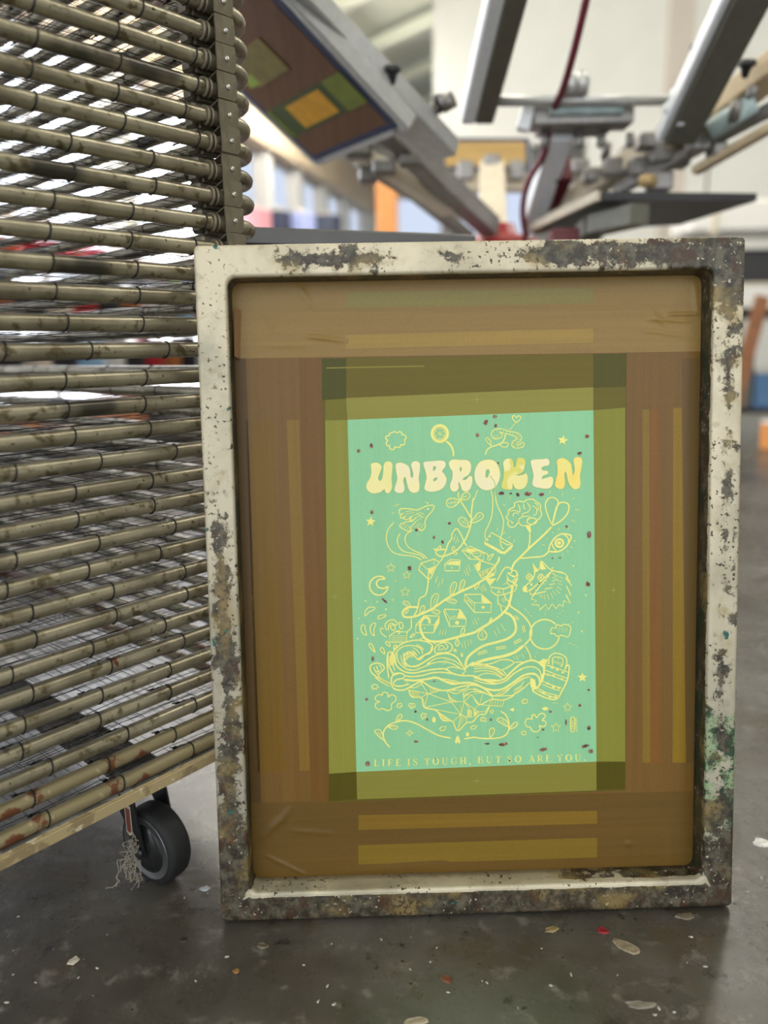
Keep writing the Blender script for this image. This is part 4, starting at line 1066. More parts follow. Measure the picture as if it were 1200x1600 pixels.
(1.27,0,[(402.8,299.1),(414.3,295.7),(431.5,289)]),
(1.27,0,[(402.2,292.7),(417,286.3),(430.4,281.2)]),
(1.27,0,[(401.2,288.7),(415.6,283.2),(429.1,277.9)]),
(1.27,0,[(399.1,278.7),(411.7,273),(423.3,269.3)]),
(1.27,0,[(398.5,275.3),(409,270.3),(421.6,265.9)]),
(1.27,0,[(393.2,270.1),(403.7,264.1),(418.9,259.9)]),
(1.27,0,[(391.2,268.1),(401.1,262.4),(416.9,256.6)]),
(1.27,0,[(403.2,301.4),(406.4,301.3)]),
(1.42,0,[(407.1,299.3),(407.1,307.3),(411.7,312.6),(419.6,313),(427.5,308.1),(429.1,301.4),(426.2,292.1)]),
(1.35,0,[(411.7,297.8),(411.7,307.2),(417,308.7),(423.8,306.2),(423.8,298.9),(421.2,296)]),
(1.05,0,[(412.4,304.5),(422.9,300.5)]),
(1.05,0,[(412.4,302.5),(422.9,298.6)]),
(1.05,0,[(419,307.7),(418.6,305)]),
(1.05,0,[(414.4,313.8),(414.1,315.2)]),
(1.12,2,[(429.9,251),(431.5,247.2),(435.5,246.7),(432.4,244.1),(433.3,240.1),(429.9,242.3),(426.5,240.3),(427.4,244.3),(424.4,247),(428.4,247.2)]),
(1.12,2,[(415.6,226.1),(417.2,222),(421.5,221.6),(418.3,218.8),(419.2,214.5),(415.6,216.9),(411.9,214.7),(412.9,218.9),(409.7,221.9),(413.9,222.1)]),
(1.27,1,[(434.8,232),(437.9,231.9),(439.1,228.9),(438.6,216.7),(437.9,213.9),(434.8,214),(433.9,217.5),(433.8,229)]),
(0.9,0,[(435.5,229.7),(435.5,216.1)]),
(0.9,0,[(437.1,228.9),(436.8,216.7)]),
(0.9,0,[(434.8,225.6),(438.2,224.2)]),
(0.9,0,[(434.8,220.2),(437.9,221.4)]),
(0.82,0,[(440.1,230.2),(442.4,230.2)]),
(0.82,0,[(440.1,230.2),(440.4,228.7)]),
(0.82,0,[(440.1,228.3),(442.4,228.3)]),
(0.82,0,[(441.1,228.3),(441.3,226.8)]),
(0.82,0,[(440.1,226.4),(442.4,226.3)]),
(0.82,0,[(442,226.4),(442.3,224.9)]),
(0.82,0,[(440.1,224.5),(442.4,224.4)]),
(0.82,0,[(440.1,224.5),(440.4,223)]),
(0.82,0,[(440.1,222.6),(442.4,222.5)]),
(0.82,0,[(441.1,222.6),(441.3,221.1)]),
(0.82,0,[(440.2,220.7),(442.4,220.6)]),
(0.82,0,[(442,220.6),(442.3,219.1)]),
(0.82,0,[(440.2,218.8),(442.4,218.7)]),
(0.82,0,[(440.2,218.8),(440.4,217.3)]),
(0.82,0,[(440.2,216.9),(442.4,216.8)]),
(0.82,0,[(441.1,216.9),(441.4,215.3)]),
(0.82,0,[(440.2,215),(442.4,214.9)]),
(0.82,0,[(442,214.9),(442.3,213.4)]),
(1.42,1,[(386.2,231),(385.8,235.1),(389.1,237),(391.7,232.9),(395.7,237.5),(401,237.4),(402.1,233.3),(398.4,229.3),(402.6,227.9),(402.6,223.1),(399,221.1),(395,222.6),(395.7,217.8),(391,214.8),(385.7,216.8),(383.7,220.9),(379.8,221.7),(377.4,225.8),(378.5,230.6),(382.5,231.8)]),
(1.35,2,[(373.3,253.7),(376,257),(380.6,255.6),(379.9,252.2),(375.3,251)]),
(1.35,2,[(334.3,241.9),(336.9,244.6),(338.6,242.5),(336.2,239.2)]),
(1.35,2,[(321.6,232.8),(324.9,235.4),(328.9,233.3),(329.8,229.9),(322.3,230.7)]),
(1.35,2,[(372.4,214.4),(375.1,216.6),(378.4,214.9),(377.7,211.5),(373.8,211.6)]),
(1.35,2,[(309.6,222.9),(313.6,224.9),(317.6,224.1),(314.9,220.8),(310.9,220.2)]),
(0.97,0,[(374.6,253),(377.9,255.6)]),
(0.97,0,[(323.6,232.5),(327.5,231.3)]),
(0.97,0,[(374.4,213.7),(376.4,214.3)]),
(1.72,0,[(346.8,242.3),(353.4,237.3),(357.3,226.4),(355.9,215.5),(349.2,209.6),(335.9,207.9),(321.4,208.6),(313.4,209.9),(301.5,208.2)]),
(1.27,1,[(356.6,222.3),(354.6,229.2),(346.7,234.1),(342.5,231.5),(346,228)]),
(1.27,1,[(357.9,218.9),(362.6,226.2),(367.2,227.5),(366.5,222.7)]),
(1.27,1,[(333.3,209.4),(333.4,218.9),(337.4,221.1),(339.3,216.7),(335.3,210)]),
(0.97,0,[(355.7,224.4),(344.7,231.9)]),
(0.97,0,[(359.2,220.2),(365.9,225.9)]),
(0.97,0,[(334.4,210.7),(336.7,219.5)]),
(0.97,0,[(352,227.2),(348.7,231.4)]),
(0.97,0,[(411.6,251.1),(418.3,250.5)]),
(0.97,3,[(326,411.7),(326,416.1)]),
(0.97,3,[(326,416.1),(328,416.6),(327.7,414.7),(326,413.9)]),
(0.97,3,[(327.7,414.7),(328.2,413.6),(326,411.7)]),
(0.97,3,[(329.2,413.2),(329.3,417.6)]),
(0.97,3,[(329.3,417.6),(331.4,417.9),(331,416.2),(329.3,415.4)]),
(0.97,3,[(330.2,415.8),(331.5,414.2)]),
(0.97,3,[(334.5,415.6),(332.5,414.7),(332.5,419.1),(334.5,420)]),
(0.97,3,[(332.5,416.9),(334,417.6)]),
(0.97,3,[(335.8,416.2),(336.9,421.1),(338,417.2)]),
(0.97,3,[(336.3,418.2),(337.5,418.7)]),
(0.97,3,[(339,417.6),(339.1,422.1)]),
(0.97,3,[(341,423),(339,419.7),(341.2,418.7)])]
FILLS = [[(425.4,579.8),(426.4,575.5),(430.7,574.3),(426.8,572.2),(427.1,567.8),(423.8,570.8),(419.7,569.3),(421.4,573.2),(418.6,576.7),(423,576.2)],
[(262.1,501.6),(261.9,501),(261.3,500.6),(260.6,500.6),(260,501),(259.8,501.7),(260,502.4),(260.6,502.8),(261.3,502.8),(261.9,502.3)],
[(262.6,494.8),(262.4,494),(261.7,493.6),(260.9,493.6),(260.3,494.1),(260,494.9),(260.3,495.6),(261,496.1),(261.8,496),(262.4,495.6)],
[(192.7,487.3),(194,483.1),(198.3,482.2),(194.7,479.7),(195.2,475.3),(191.7,478),(187.7,476.1),(189.2,480.3),(186.2,483.6),(190.6,483.4)],
[(259.3,421.5),(269.7,425.2),(263.7,414.2)],
[(287.9,430.6),(298.9,430.6),(298.2,425.8),(283.3,427.1)],
[(290.4,422.5),(290.2,421.9),(289.7,421.5),(289,421.5),(288.5,421.9),(288.3,422.5),(288.5,423.1),(289,423.5),(289.7,423.5),(290.2,423.1)],
[(304.3,443.6),(311.4,445.7),(319.8,441.6),(311.3,440.5)],
[(336.8,459.7),(336.5,459),(335.9,458.5),(335.1,458.5),(334.4,459),(334.2,459.8),(334.4,460.5),(335.1,461),(335.9,461),(336.5,460.5)],
[(334,455.6),(333.8,454.9),(333.2,454.5),(332.5,454.5),(331.9,455),(331.7,455.7),(331.9,456.4),(332.5,456.8),(333.2,456.8),(333.8,456.3)],
[(378.9,472.8),(384.8,472),(386,464.8),(384.1,462.3),(379.6,469.5)],
[(422.1,449.7),(421.6,448.3),(420.4,447.5),(419,447.5),(417.8,448.4),(417.4,449.8),(417.8,451.2),(419,452),(420.4,451.9),(421.6,451.1)],
[(317.7,425.4),(324.8,427.8),(323.4,418),(320.2,418.1)],
[(329.2,408.4),(343.5,408.4),(335,399.1)],
[(387.8,425.4),(394.9,416.3),(390,414.5)],
[(398.2,428),(404.1,418.1),(396.9,417.3)],
[(385.2,408.7),(384.8,407.8),(384,407.3),(382.9,407.4),(382.1,407.9),(381.8,408.8),(382.1,409.6),(382.9,410.1),(384,410.1),(384.8,409.5)],
[(399.2,407.9),(398.9,407.1),(398,406.6),(397,406.6),(396.2,407.2),(395.8,408),(396.2,408.9),(397,409.4),(398.1,409.3),(398.9,408.8)],
[(380.8,394.6),(380.5,392.7),(379.5,391.4),(378.3,390.9),(377.1,391.5),(376.2,392.8),(375.8,394.7),(376.2,396.5),(377.1,397.9),(378.3,398.3),(379.6,397.8),(380.5,396.4)],
[(383.8,400.8),(387.1,401.4),(387.1,398.1),(385.1,397.5)],
[(325.1,388.4),(336.7,377.9),(325.9,378.8)],
[(328.6,372.9),(328.2,371.7),(327.2,371.1),(326,371.1),(325,371.8),(324.7,373),(325.1,374.2),(326.1,374.8),(327.3,374.8),(328.2,374.1)],
[(331.9,351.9),(334.3,357.1),(336.6,361.3),(338,358.4),(335.2,353.1)],
[(453.6,384.9),(453.3,384.2),(452.7,383.8),(452,383.8),(451.4,384.2),(451.2,385),(451.4,385.6),(452,386.1),(452.7,386),(453.3,385.6)],
[(444.8,363.7),(444.6,363),(444,362.6),(443.3,362.6),(442.7,363),(442.5,363.7),(442.7,364.4),(443.3,364.8),(444,364.8),(444.6,364.4)],
[(448.8,339.9),(448.6,339.2),(448,338.8),(447.3,338.8),(446.7,339.3),(446.4,340),(446.7,340.7),(447.3,341.1),(448,341.1),(448.6,340.6)],
[(438.2,421.2),(438,420.5),(437.4,420.1),(436.7,420.1),(436.1,420.5),(435.9,421.2),(436.1,421.9),(436.7,422.3),(437.4,422.3),(438,421.9)],
[(221.9,408.3),(221.6,407.7),(221.1,407.3),(220.5,407.3),(220,407.7),(219.8,408.3),(220,408.9),(220.5,409.3),(221.2,409.3),(221.7,408.9)],
[(184.7,384.4),(184.5,383.7),(183.9,383.4),(183.3,383.4),(182.8,383.8),(182.6,384.4),(182.8,385),(183.3,385.4),(184,385.4),(184.5,385)],
[(198.9,383),(198.7,382.3),(198.2,382),(197.5,382),(197,382.4),(196.8,383),(197,383.6),(197.6,384),(198.2,384),(198.7,383.6)],
[(217.9,384.7),(217.7,384.1),(217.2,383.7),(216.5,383.8),(216,384.2),(215.8,384.8),(216,385.4),(216.6,385.8),(217.2,385.7),(217.7,385.3)],
[(209.5,373.5),(209.3,372.9),(208.7,372.5),(208.1,372.5),(207.6,372.9),(207.4,373.5),(207.6,374.1),(208.1,374.5),(208.8,374.5),(209.3,374.1)],
[(175.9,362.8),(175.6,362.2),(175.1,361.8),(174.5,361.9),(174,362.2),(173.8,362.9),(174,363.5),(174.5,363.9),(175.2,363.8),(175.7,363.4)],
[(174,338),(173.8,337.4),(173.2,337),(172.6,337),(172.1,337.4),(171.9,338),(172.1,338.7),(172.6,339),(173.3,339),(173.8,338.6)],
[(267.3,352.9),(273,362),(272.2,355.8),(266.3,343.6)],
[(255.9,348.8),(255.7,348.2),(255.2,347.8),(254.5,347.8),(254,348.2),(253.8,348.8),(254,349.4),(254.5,349.8),(255.2,349.8),(255.7,349.4)],
[(298.4,369.9),(304.8,359.9),(294.8,360.4)],
[(297.3,354.5),(296.8,352.9),(295.5,352),(293.9,352.1),(292.6,353.1),(292.1,354.6),(292.6,356.2),(294,357.1),(295.6,357.1),(296.9,356.1)],
[(245.1,310.9),(249,313.4),(254.3,316.6),(260.9,319.8),(262.3,325.8),(264.3,325.7),(263.8,320.4),(260.9,316.5),(254.9,314.6),(249.6,309.8)],
[(274.8,283.3),(282.7,282.2),(295.8,278.7),(286.5,277.4)],
[(266.8,233.6),(266.5,231.7),(265.7,230.4),(264.5,229.9),(263.4,230.4),(262.6,231.8),(262.3,233.7),(262.7,235.6),(263.5,237),(264.6,237.5),(265.8,236.9),(266.6,235.5)],
[(307.8,213.9),(307.5,212.5),(306.8,211.4),(305.8,211.1),(304.8,211.5),(304.1,212.6),(303.8,214),(304.1,215.4),(304.8,216.4),(305.8,216.8),(306.8,216.4),(307.5,215.3)],
[(293.6,213.9),(295.7,209.7),(297,204.6),(295.1,202.2),(293.4,204.5),(291.6,202.3),(289.8,204.8),(291.5,209.8)],
[(313.8,244.5),(319,240.3),(313.7,236.4)],
[(384,283.8),(389.9,280.9),(391.2,272.8),(393.4,269.4),(386.6,267.6),(383.7,274.4)],
[(394.9,303.6),(400.5,307.2),(406.5,305.7),(405.1,303.4),(402.8,300.7),(402.2,287.3),(399.8,279.3),(396.9,275.4),(397.4,284.8),(399.8,290.1),(399.3,298.2)],
[(408.9,296.6),(412.6,296.7),(413.2,294.3),(409.7,294.1)],
[(414.9,293.7),(418.6,293.9),(419.1,291.5),(415.7,291.3)],
[(422.1,290.3),(425.8,290.5),(426.3,288),(422.9,287.9)],
[(403.3,288),(407,288.2),(407.5,285.7),(404,285.5)],
[(410.2,286.6),(413.9,286.8),(414.5,284.3),(411,284.1)],
[(420.8,281.9),(424.5,282),(425,279.6),(421.6,279.4)],
[(403.2,276.9),(406.9,277.1),(407.5,274.7),(404,274.5)],
[(410.6,272.3),(414.3,272.5),(414.8,270),(411.4,269.9)],
[(417.2,270.9),(420.9,271.1),(421.4,268.6),(418,268.5)],
[(398.7,265.6),(402.4,265.8),(402.9,263.3),(399.5,263.2)],
[(406.2,260),(409.9,260.2),(410.5,257.7),(407,257.6)],
[(413.2,259.8),(416.9,260),(417.5,257.5),(414,257.4)],
[(448.4,288.8),(450.1,284.7),(454.4,284.2),(451.1,281.4),(452.1,277),(448.4,279.4),(444.7,277.2),(445.7,281.5),(442.4,284.5),(446.7,284.7)],
[(358.1,244),(363.4,246.6),(364,243.8),(362.7,241.2)],
[(398.4,244.5),(402.4,246.6),(406.7,244.7),(405,242),(400.4,241.8)]]
LETTERS = [[[(194.2,550.1),(201.9,551.3),(206.3,547.3),(205.5,542.2),(202.8,535.9),(202.1,532.1),(204.6,529.7),(207.3,533.3),(208.7,542.2),(209.2,548.5),(212.1,552.3),(216.6,552.5),(219.5,549),(218.9,540.7),(218.1,531.7),(218.6,522.8),(216.5,517),(213.3,514.6),(210.1,517.2),(209.5,519.8),(203.7,516),(196,514.9),(190.3,517.6),(187.8,522.8),(189.3,528.5),(192.6,533.6),(194.3,541.2)]],
[[(223.6,548.2),(226.2,550.7),(232.5,550.3),(238.9,546),(240.7,540.2),(241.2,534.4),(243.1,532.5),(244.4,536.3),(243.3,542.7),(242.1,547.8),(244.1,551.6),(248.6,552.2),(252.3,549.5),(252.2,541.2),(250.8,532.3),(251.5,523.3),(250.5,516.9),(246,514.5),(240.9,515.9),(237.8,521.1),(236.2,528.8),(234.8,533.7),(233.2,532.7),(232.1,528.9),(233.3,522.5),(232.6,516.7),(228,514.6),(222.9,516.3),(221.7,520.1),(223.8,526.5),(225.2,532.9),(224,540.6)]],
[[(256.8,548.8),(258.8,551.3),(265.8,551.8),(277.3,552.5),(282.4,550.8),(283,545.7),(279.1,540),(281.6,536.1),(284.1,530.3),(282.1,522.7),(276.8,517.7),(269.1,515.5),(261.4,516.1),(257.6,519.4),(258.7,525.7),(260.4,532.1),(259.2,539.8)],[(268.3,544.7),(270.2,546.2),(271.8,544),(270.1,540.9),(268.2,540.6)],[(268,529.4),(270,531.9),(273.2,532.2),(271.9,529),(269,527.8)]],
[[(287.3,549.4),(291.4,553.2),(300.4,552.7),(309.4,552.2),(313.2,548.2),(313.7,541.2),(310.5,534.9),(304.6,531.2),(304,528.6),(307.8,529.2),(311.7,532.9),(314.9,532),(314.8,524.5),(312.2,517.5),(307.7,514.7),(303.2,516.4),(301.3,521.6),(299.4,526.1),(298.1,524.9),(298.7,519.7),(296.1,515.7),(292.2,515),(289.1,518),(288.5,523.8),(291.2,531.4),(291.3,539.1),(288.8,543.7)],[(300,542.8),(301.8,544.3),(302.8,541.4),(300.9,538.7)]],
[[(333.7,552.3),(341.4,550.8),(346.5,544.3),(348.7,535.3),(347,526.4),(341.8,518.8),(333.4,515.8),(325.7,517.9),(320,524.4),(317.9,533.4),(319.5,542.4),(324.7,549.9)],[(331,535.7),(332.3,540.2),(334.9,541),(336.2,536.9),(334.8,534.3),(334.2,531.8),(331.6,530.6)]],
[[(354.2,551.2),(358.1,553),(362.6,552.3),(364.5,547.8),(365.1,542.7),(367.7,543.9),(368.4,549),(370.3,553.4),(375.4,553.3),(378.9,550.7),(378.4,543.7),(376,537.3),(370.8,534.2),(366.3,533.4),(370.8,532.5),(376.6,533.4),(379.9,534.9),(381.8,530.8),(381.1,523.1),(377.2,517.4),(370.7,515.9),(366.3,518.3),(363.7,523.5),(363,517),(357.9,516.1),(352.1,517.3),(350.4,521.2),(352.8,530.1),(353.5,540.3),(352.3,546.8)]],
[[(385.7,548.6),(388.9,551.1),(399.2,551.5),(405.6,552),(408.2,548.1),(406.9,544.3),(401.8,543.2),(398.5,541.3),(399.8,538.1),(405.6,537.3),(406.2,534.1),(400.4,531.7),(399.1,527.8),(404.3,529),(410.7,530.1),(412.7,525.6),(410.7,518.6),(405.6,516.1),(396.5,517),(389.5,519),(387.5,522.9),(388.9,531.9),(387.6,539.6)]],
[[(417.2,549.2),(422.4,552.3),(428.8,550.3),(433.9,545),(435.2,538.6),(436.5,531.5),(438.5,536),(438.5,542.4),(437.2,548.8),(439.1,552.6),(443.6,553.1),(447.5,549.9),(446.8,540.9),(444.9,530.7),(445.6,521.7),(443.7,515.9),(438.5,514.8),(434,518.1),(430.7,524.6),(428.8,533.6),(426.9,536.2),(426.2,531.1),(426.9,522.1),(424.9,516.3),(419.8,515.6),(415.2,519.1),(415.9,526.2),(417.8,533.8),(417.8,542.8)]]]
SPOTS = [(179.3,566,2.43,2.43,0,1),
(194.7,571.8,2.06,3.74,0,0),
(332,596.6,2.62,3.37,20,0),
(342.7,603.9,2.43,2.06,0,1),
(343.7,592.8,2.06,2.06,0,0),
(321.8,581.8,2.43,3.18,0,1),
(453.2,577.8,2.62,2.24,0,0),
(444.6,557.6,2.81,1.87,0,0),
(346.5,548.2,1.12,1.31,0,1),
(349.8,511.5,3.93,2.24,0,0),
(361.4,511.3,1.68,1.12,0,0),
(369.7,509.8,2.06,2.62,0,0),
(382.3,510.2,4.49,2.62,0,0),
(398.5,509.4,3.74,2.24,0,0),
(193.6,492.5,2.06,2.43,0,1),
(286.8,476.8,2.43,1.68,0,0),
(268,460.4,1.68,2.43,0,1),
(278.5,454.3,1.68,2.43,0,0),
(247.1,469.3,1.87,1.87,0,0),
(237.9,422.9,2.24,2.99,0,0),
(456.1,459.3,2.81,4.68,0,1),
(428.8,469.7,1.68,1.68,0,1),
(411.6,431.4,1.12,1.12,0,1),
(420.7,431.7,1.12,1.12,0,1),
(206.7,384.1,4.49,1.31,45,0),
(190.6,312.3,1.68,3.37,0,1),
(454.7,398.5,2.43,3.18,-20,0),
(395.2,401.2,1.12,0.94,0,1),
(182.5,261.6,1.87,1.87,0,0),
(242,244.7,1.68,1.68,0,0),
(256.3,234.6,0.94,2.24,0,0),
(242,206.7,2.99,1.87,0,1),
(265.6,282.2,2.24,0.94,0,1),
(456.4,266.4,1.68,1.5,0,0),
(445.4,247,1.87,1.87,0,0),
(428.2,225.8,1.12,3.74,0,0),
(456.5,217.8,2.43,2.81,0,0),
(330.3,201.3,3.55,1.12,0,0),
(349.8,200,5.61,2.24,-10,0),
(409,239.9,1.87,1.68,0,1),
(452.2,194.8,5.05,2.24,-12,0),
(399.7,217.3,1.87,1.5,0,1),
(399.6,191.8,5.24,2.24,-10,1),
(393,207.7,0.94,0.94,0,1),
(334.8,231.7,1.31,1.68,0,1),
(181.2,179.8,2.99,3.74,0,1),
(459.3,188.3,3.74,2.54,10,1),
(265.4,184,1.12,1.12,0,0),
(357.8,178.9,1.12,1.12,0,0)]
def ribbon(mb, p, w, closed, y):
    n = len(p)
    if n < 2: return
    vs = []
    for i in range(n):
        a = p[i - 1] if (closed or i > 0) else p[0]; b = p[(i + 1) % n] if (closed or i < n - 1) else p[-1]
        d = b - a
        if d.length < 1e-9: d = Vector((1, 0, 0))
        d.normalize(); nn = Vector((-d.y, d.x, 0)) * (w / 2)
        if not closed and i in (0, n - 1): nn = nn * .6
        vs.append((p[i].x + nn.x, y, p[i].y + nn.y)); vs.append((p[i].x - nn.x, y, p[i].y - nn.y))
    fs = [(2 * i, 2 * i + 1, (2 * i + 3) % (2 * n), (2 * i + 2) % (2 * n)) for i in range(n if closed else n - 1)]
    mb.add(vs, fs)
def polyfill(mb, loops, y):
    ls = [[Vector((q.x, q.y, 0)) for q in l] for l in loops]; flat = [q for l in ls for q in l]
    tris = tessellate_polygon(ls)
    mb.add([(q.x, y, q.y) for q in flat], [tuple(t_) for t_ in tris])
YL = SY - .0011
m = MB()
for li, (w, c, p) in enumerate(LINES):
    q = [(a / 1000, b / 1000) for a, b in p]
    if c == 2: pts = [Vector((a, b, 0)) for a, b in q]; cl = True
    elif c == 3: pts = [Vector((a, b, 0)) for a, b in q]; cl = False
    else: pts = catmull(q, c == 1, 5); cl = c == 1
    ribbon(m, pts, w / 1000 * 1.05, cl, YL - .0003 * li / len(LINES))
for fi, p in enumerate(FILLS): polyfill(m, [[Vector((a / 1000, b / 1000, 0)) for a, b in p]], YL - .0003 - .00006 * fi / len(FILLS))
m.build('stencil_print', GREEN_LINE, root)
for k, loops_ in enumerate(LETTERS):
    m = MB(); polyfill(m, [catmull([(a / 1000, b / 1000) for a, b in l], True, 6) for l in loops_], YL - .0001)
    o = m.build('stencil_letter', LMATS[k], root)
    o['label'] = 'letter %s' % 'UNBROKEN'[k]
    e = MB()
    for l in loops_: ribbon(e, catmull([(a / 1000, b / 1000) for a, b in l], True, 6), .0009, True, YL - .00005)
    e.build('letter_edge', tape('letter_edge_%d' % k, (190, 200, 110)), o)
# the string crossing the O
m = MB(); ribbon(m, catmull([(a / 1000, b / 1000) for a, b in [(336.1,533.3),(341.5,526.3),(342.9,518.5),(343.6,507.7)]], False, 5), .0008, False, YL - .0002); m.build('stencil_string', tape('string_green', (168, 190, 96)), root)
# serif line of text
GLY = {
 'L': (.62, [('s', .14, 0, 1), ('h', 0, .3, 1), ('h', 0, .6, 0), ('v', .58, 0, .26)]),
 'I': (.34, [('s', .17, 0, 1), ('h', 0, .34, 1), ('h', 0, .34, 0)]),
 'F': (.6, [('s', .14, 0, 1), ('h', 0, .56, 1), ('h', 0, .3, 0), ('h', .14, .44, .52), ('v', .54, .76, 1), ('v', .42, .4, .64)]),
 'E': (.64, [('s', .14, 0, 1), ('h', 0, .58, 1), ('h', 0, .62, 0), ('h', .14, .46, .52), ('v', .56, .78, 1), ('v', .6, 0, .24), ('v', .44, .4, .64)]),
 'T': (.68, [('s', .34, 0, 1), ('h', .02, .66, 1), ('h', .18, .5, 0), ('v', .04, .74, 1), ('v', .64, .74, 1)]),
 'H': (.8, [('s', .15, 0, 1), ('s', .65, 0, 1), ('h', 0, .3, 1), ('h', 0, .3, 0), ('h', .5, .8, 1), ('h', .5, .8, 0), ('h', .15, .65, .52)]),
 'U': (.78, [('c', [(.15, 1), (.15, .35), (.24, .08), (.42, .0), (.58, .1), (.63, .35), (.63, 1)], [.13, .13, .12, .09, .06, .055, .055]), ('h', 0, .3, 1), ('h', .5, .76, 1)]),
 'O': (.8, [('o',)]),
 'G': (.8, [('c', [(.68, .74), (.6, .93), (.42, 1), (.2, .88), (.1, .5), (.2, .12), (.42, 0), (.6, .06), (.66, .16), (.66, .42)], [.05, .06, .06, .1, .13, .1, .06, .06, .1, .12]), ('h', .48, .8, .43), ('v', .69, .7, 1)]),
 'S': (.56, [('c', [(.47, .76), (.4, .93), (.26, 1), (.12, .92), (.09, .76), (.2, .6), (.36, .48), (.48, .3), (.44, .1), (.27, 0), (.12, .06), (.05, .26)], [.04, .05, .06, .09, .11, .13, .14, .12, .09, .06, .05, .04]), ('v', .49, .7, 1), ('v', .04, 0, .3)]),
 'B': (.66, [('s', .14, 0, 1), ('h', 0, .3, 1), ('h', 0, .3, 0), ('c', [(.14, 1), (.38, .99), (.5, .88), (.5, .66), (.38, .54), (.14, .53)], [.05, .05, .1, .12, .06, .05]), ('c', [(.14, .53), (.42, .5), (.58, .38), (.57, .14), (.42, .01), (.14, 0)], [.05, .06, .11, .13, .06, .05])]),
 'R': (.72, [('s', .14, 0, 1), ('h', 0, .3, 1), ('h', 0, .3, 0), ('c', [(.14, 1), (.4, .99), (.53, .88), (.53, .64), (.4, .5), (.14, .49)], [.05, .05, .1, .12, .06, .05]), ('c', [(.34, .5), (.5, .22), (.62, .02), (.74, 0)], [.1, .13, .1, .05])]),
 'A': (.76, [('c', [(.1, 0), (.37, 1)], [.05, .05]), ('c', [(.37, 1), (.66, 0)], [.13, .13]), ('h', .2, .54, .34), ('h', 0, .24, 0), ('h', .5, .78, 0)]),
 'Y': (.74, [('s', .37, 0, .45), ('c', [(.1, 1), (.37, .44)], [.13, .12]), ('c', [(.64, 1), (.37, .44)], [.05, .06]), ('h', 0, .26, 1), ('h', .5, .74, 1), ('h', .22, .52, 0)]),
 ',': (.2, [('c', [(.08, .1), (.13, 0), (.02, -.24)], [.2, .2, .05])]),
 '.': (.2, [('c', [(.0, .09), (.2, .09)], [.2, .2])])}
m = MB()
def glyph(ch, ox, oz, cx, cz, ux, uz):
    """(ux) baseline unit vector * scale, (uz) up vector * scale"""
    def P(x, z): x *= 1.16; return Vector((ox + ux[0] * x + uz[0] * z, oz + ux[1] * x + uz[1] * z, 0))
    def seg(a, b, wa, wb):
        A_, B_ = Vector((a[0], a[1], 0)), Vector((b[0], b[1], 0)); d = (B_ - A_)
        if d.length < 1e-6: return
        d.normalize(); nn = Vector((-d.y, d.x, 0))
        q = [A_ + nn * wa / 2, A_ - nn * wa / 2, B_ - nn * wb / 2, B_ + nn * wb / 2]
        m.add([(P(k.x, k.y).x, YL, P(k.x, k.y).y) for k in q], [(0, 1, 2, 3)])
    for st in GLY[ch][1]:
        if st[0] == 's': seg((st[1], st[2]), (st[1], st[3]), .17, .17)
        elif st[0] == 'h': seg((st[1], abs(st[3] - .028)), (st[2], abs(st[3] - .028)), .08, .08)
        elif st[0] == 'v': seg((st[1], st[2]), (st[1], st[3]), .055, .055)
        else:
            if st[0] == 'o':
                pts = [(.39 + .33 * math.cos(2 * PI * i / 24), .5 + .5 * math.sin(2 * PI * i / 24)) for i in range(25)]
                ws = [.07 + .11 * abs(math.cos(2 * PI * i / 24)) for i in range(25)]
            else:
                base = catmull(st[1], False, 4); pts = [(k.x, k.y) for k in base]
                ws = []
                for i in range(len(pts)):
                    f_ = i / (len(pts) - 1) * (len(st[2]) - 1); j = min(int(f_), len(st[2]) - 2); ws.append(st[2][j] + (st[2][j + 1] - st[2][j]) * (f_ - j))
            ribs = []
            for i in range(len(pts) - 1): seg(pts[i], pts[i + 1], ws[i], ws[i + 1])
for word, a, b in [('LIFE',(189.6,176.3),(222.6,176.1)),('IS',(230.7,176.1),(243.4,176)),('TOUGH,',(252,176.1),(309.5,176.1)),('BUT',(318.4,176.5),(347.1,176.3)),('SO',(355.2,176.3),(372.4,176.3)),('ARE',(381.7,176.2),(409.3,176.3)),('YOU.',(416.9,176.2),(452.5,176))]:
    a = Vector((a[0] / 1000, a[1] / 1000)); b = Vector((b[0] / 1000, b[1] / 1000)); cap = 0.0083778
    d = (b - a); L = d.length; d.normalize(); up_ = Vector((-d.y, d.x))
    tot = sum(GLY[ch][0] * 1.16 for ch in word); gap = (L / cap - tot) / max(1, len(word) - 1) if len(word) > 1 else 0
    x = 0
    for ch in word:
        o = a + d * x * cap; glyph(ch, o.x, o.y, 0, 0, d * cap, up_ * cap); x += GLY[ch][0] * 1.16 + gap
m.build('stencil_text', GREEN_LINE, root)['label'] = 'small serif line LIFE IS TOUGH, BUT SO ARE YOU.'
# registration crosses
m = MB()
for cx, cz in [(321.6,624.3),(316.8,153.7),(146.3,390.6),(486.9,390.2)]:
    for dx, dz in ((.004, 0), (0, .004)):
        ribbon(m, [Vector((cx / 1000 - dx, cz / 1000 - dz, 0)), Vector((cx / 1000 + dx, cz / 1000 + dz, 0))], .0006, False, YL)
m.build('registration_mark', tape('mark_pale', (178, 176, 104)), root)
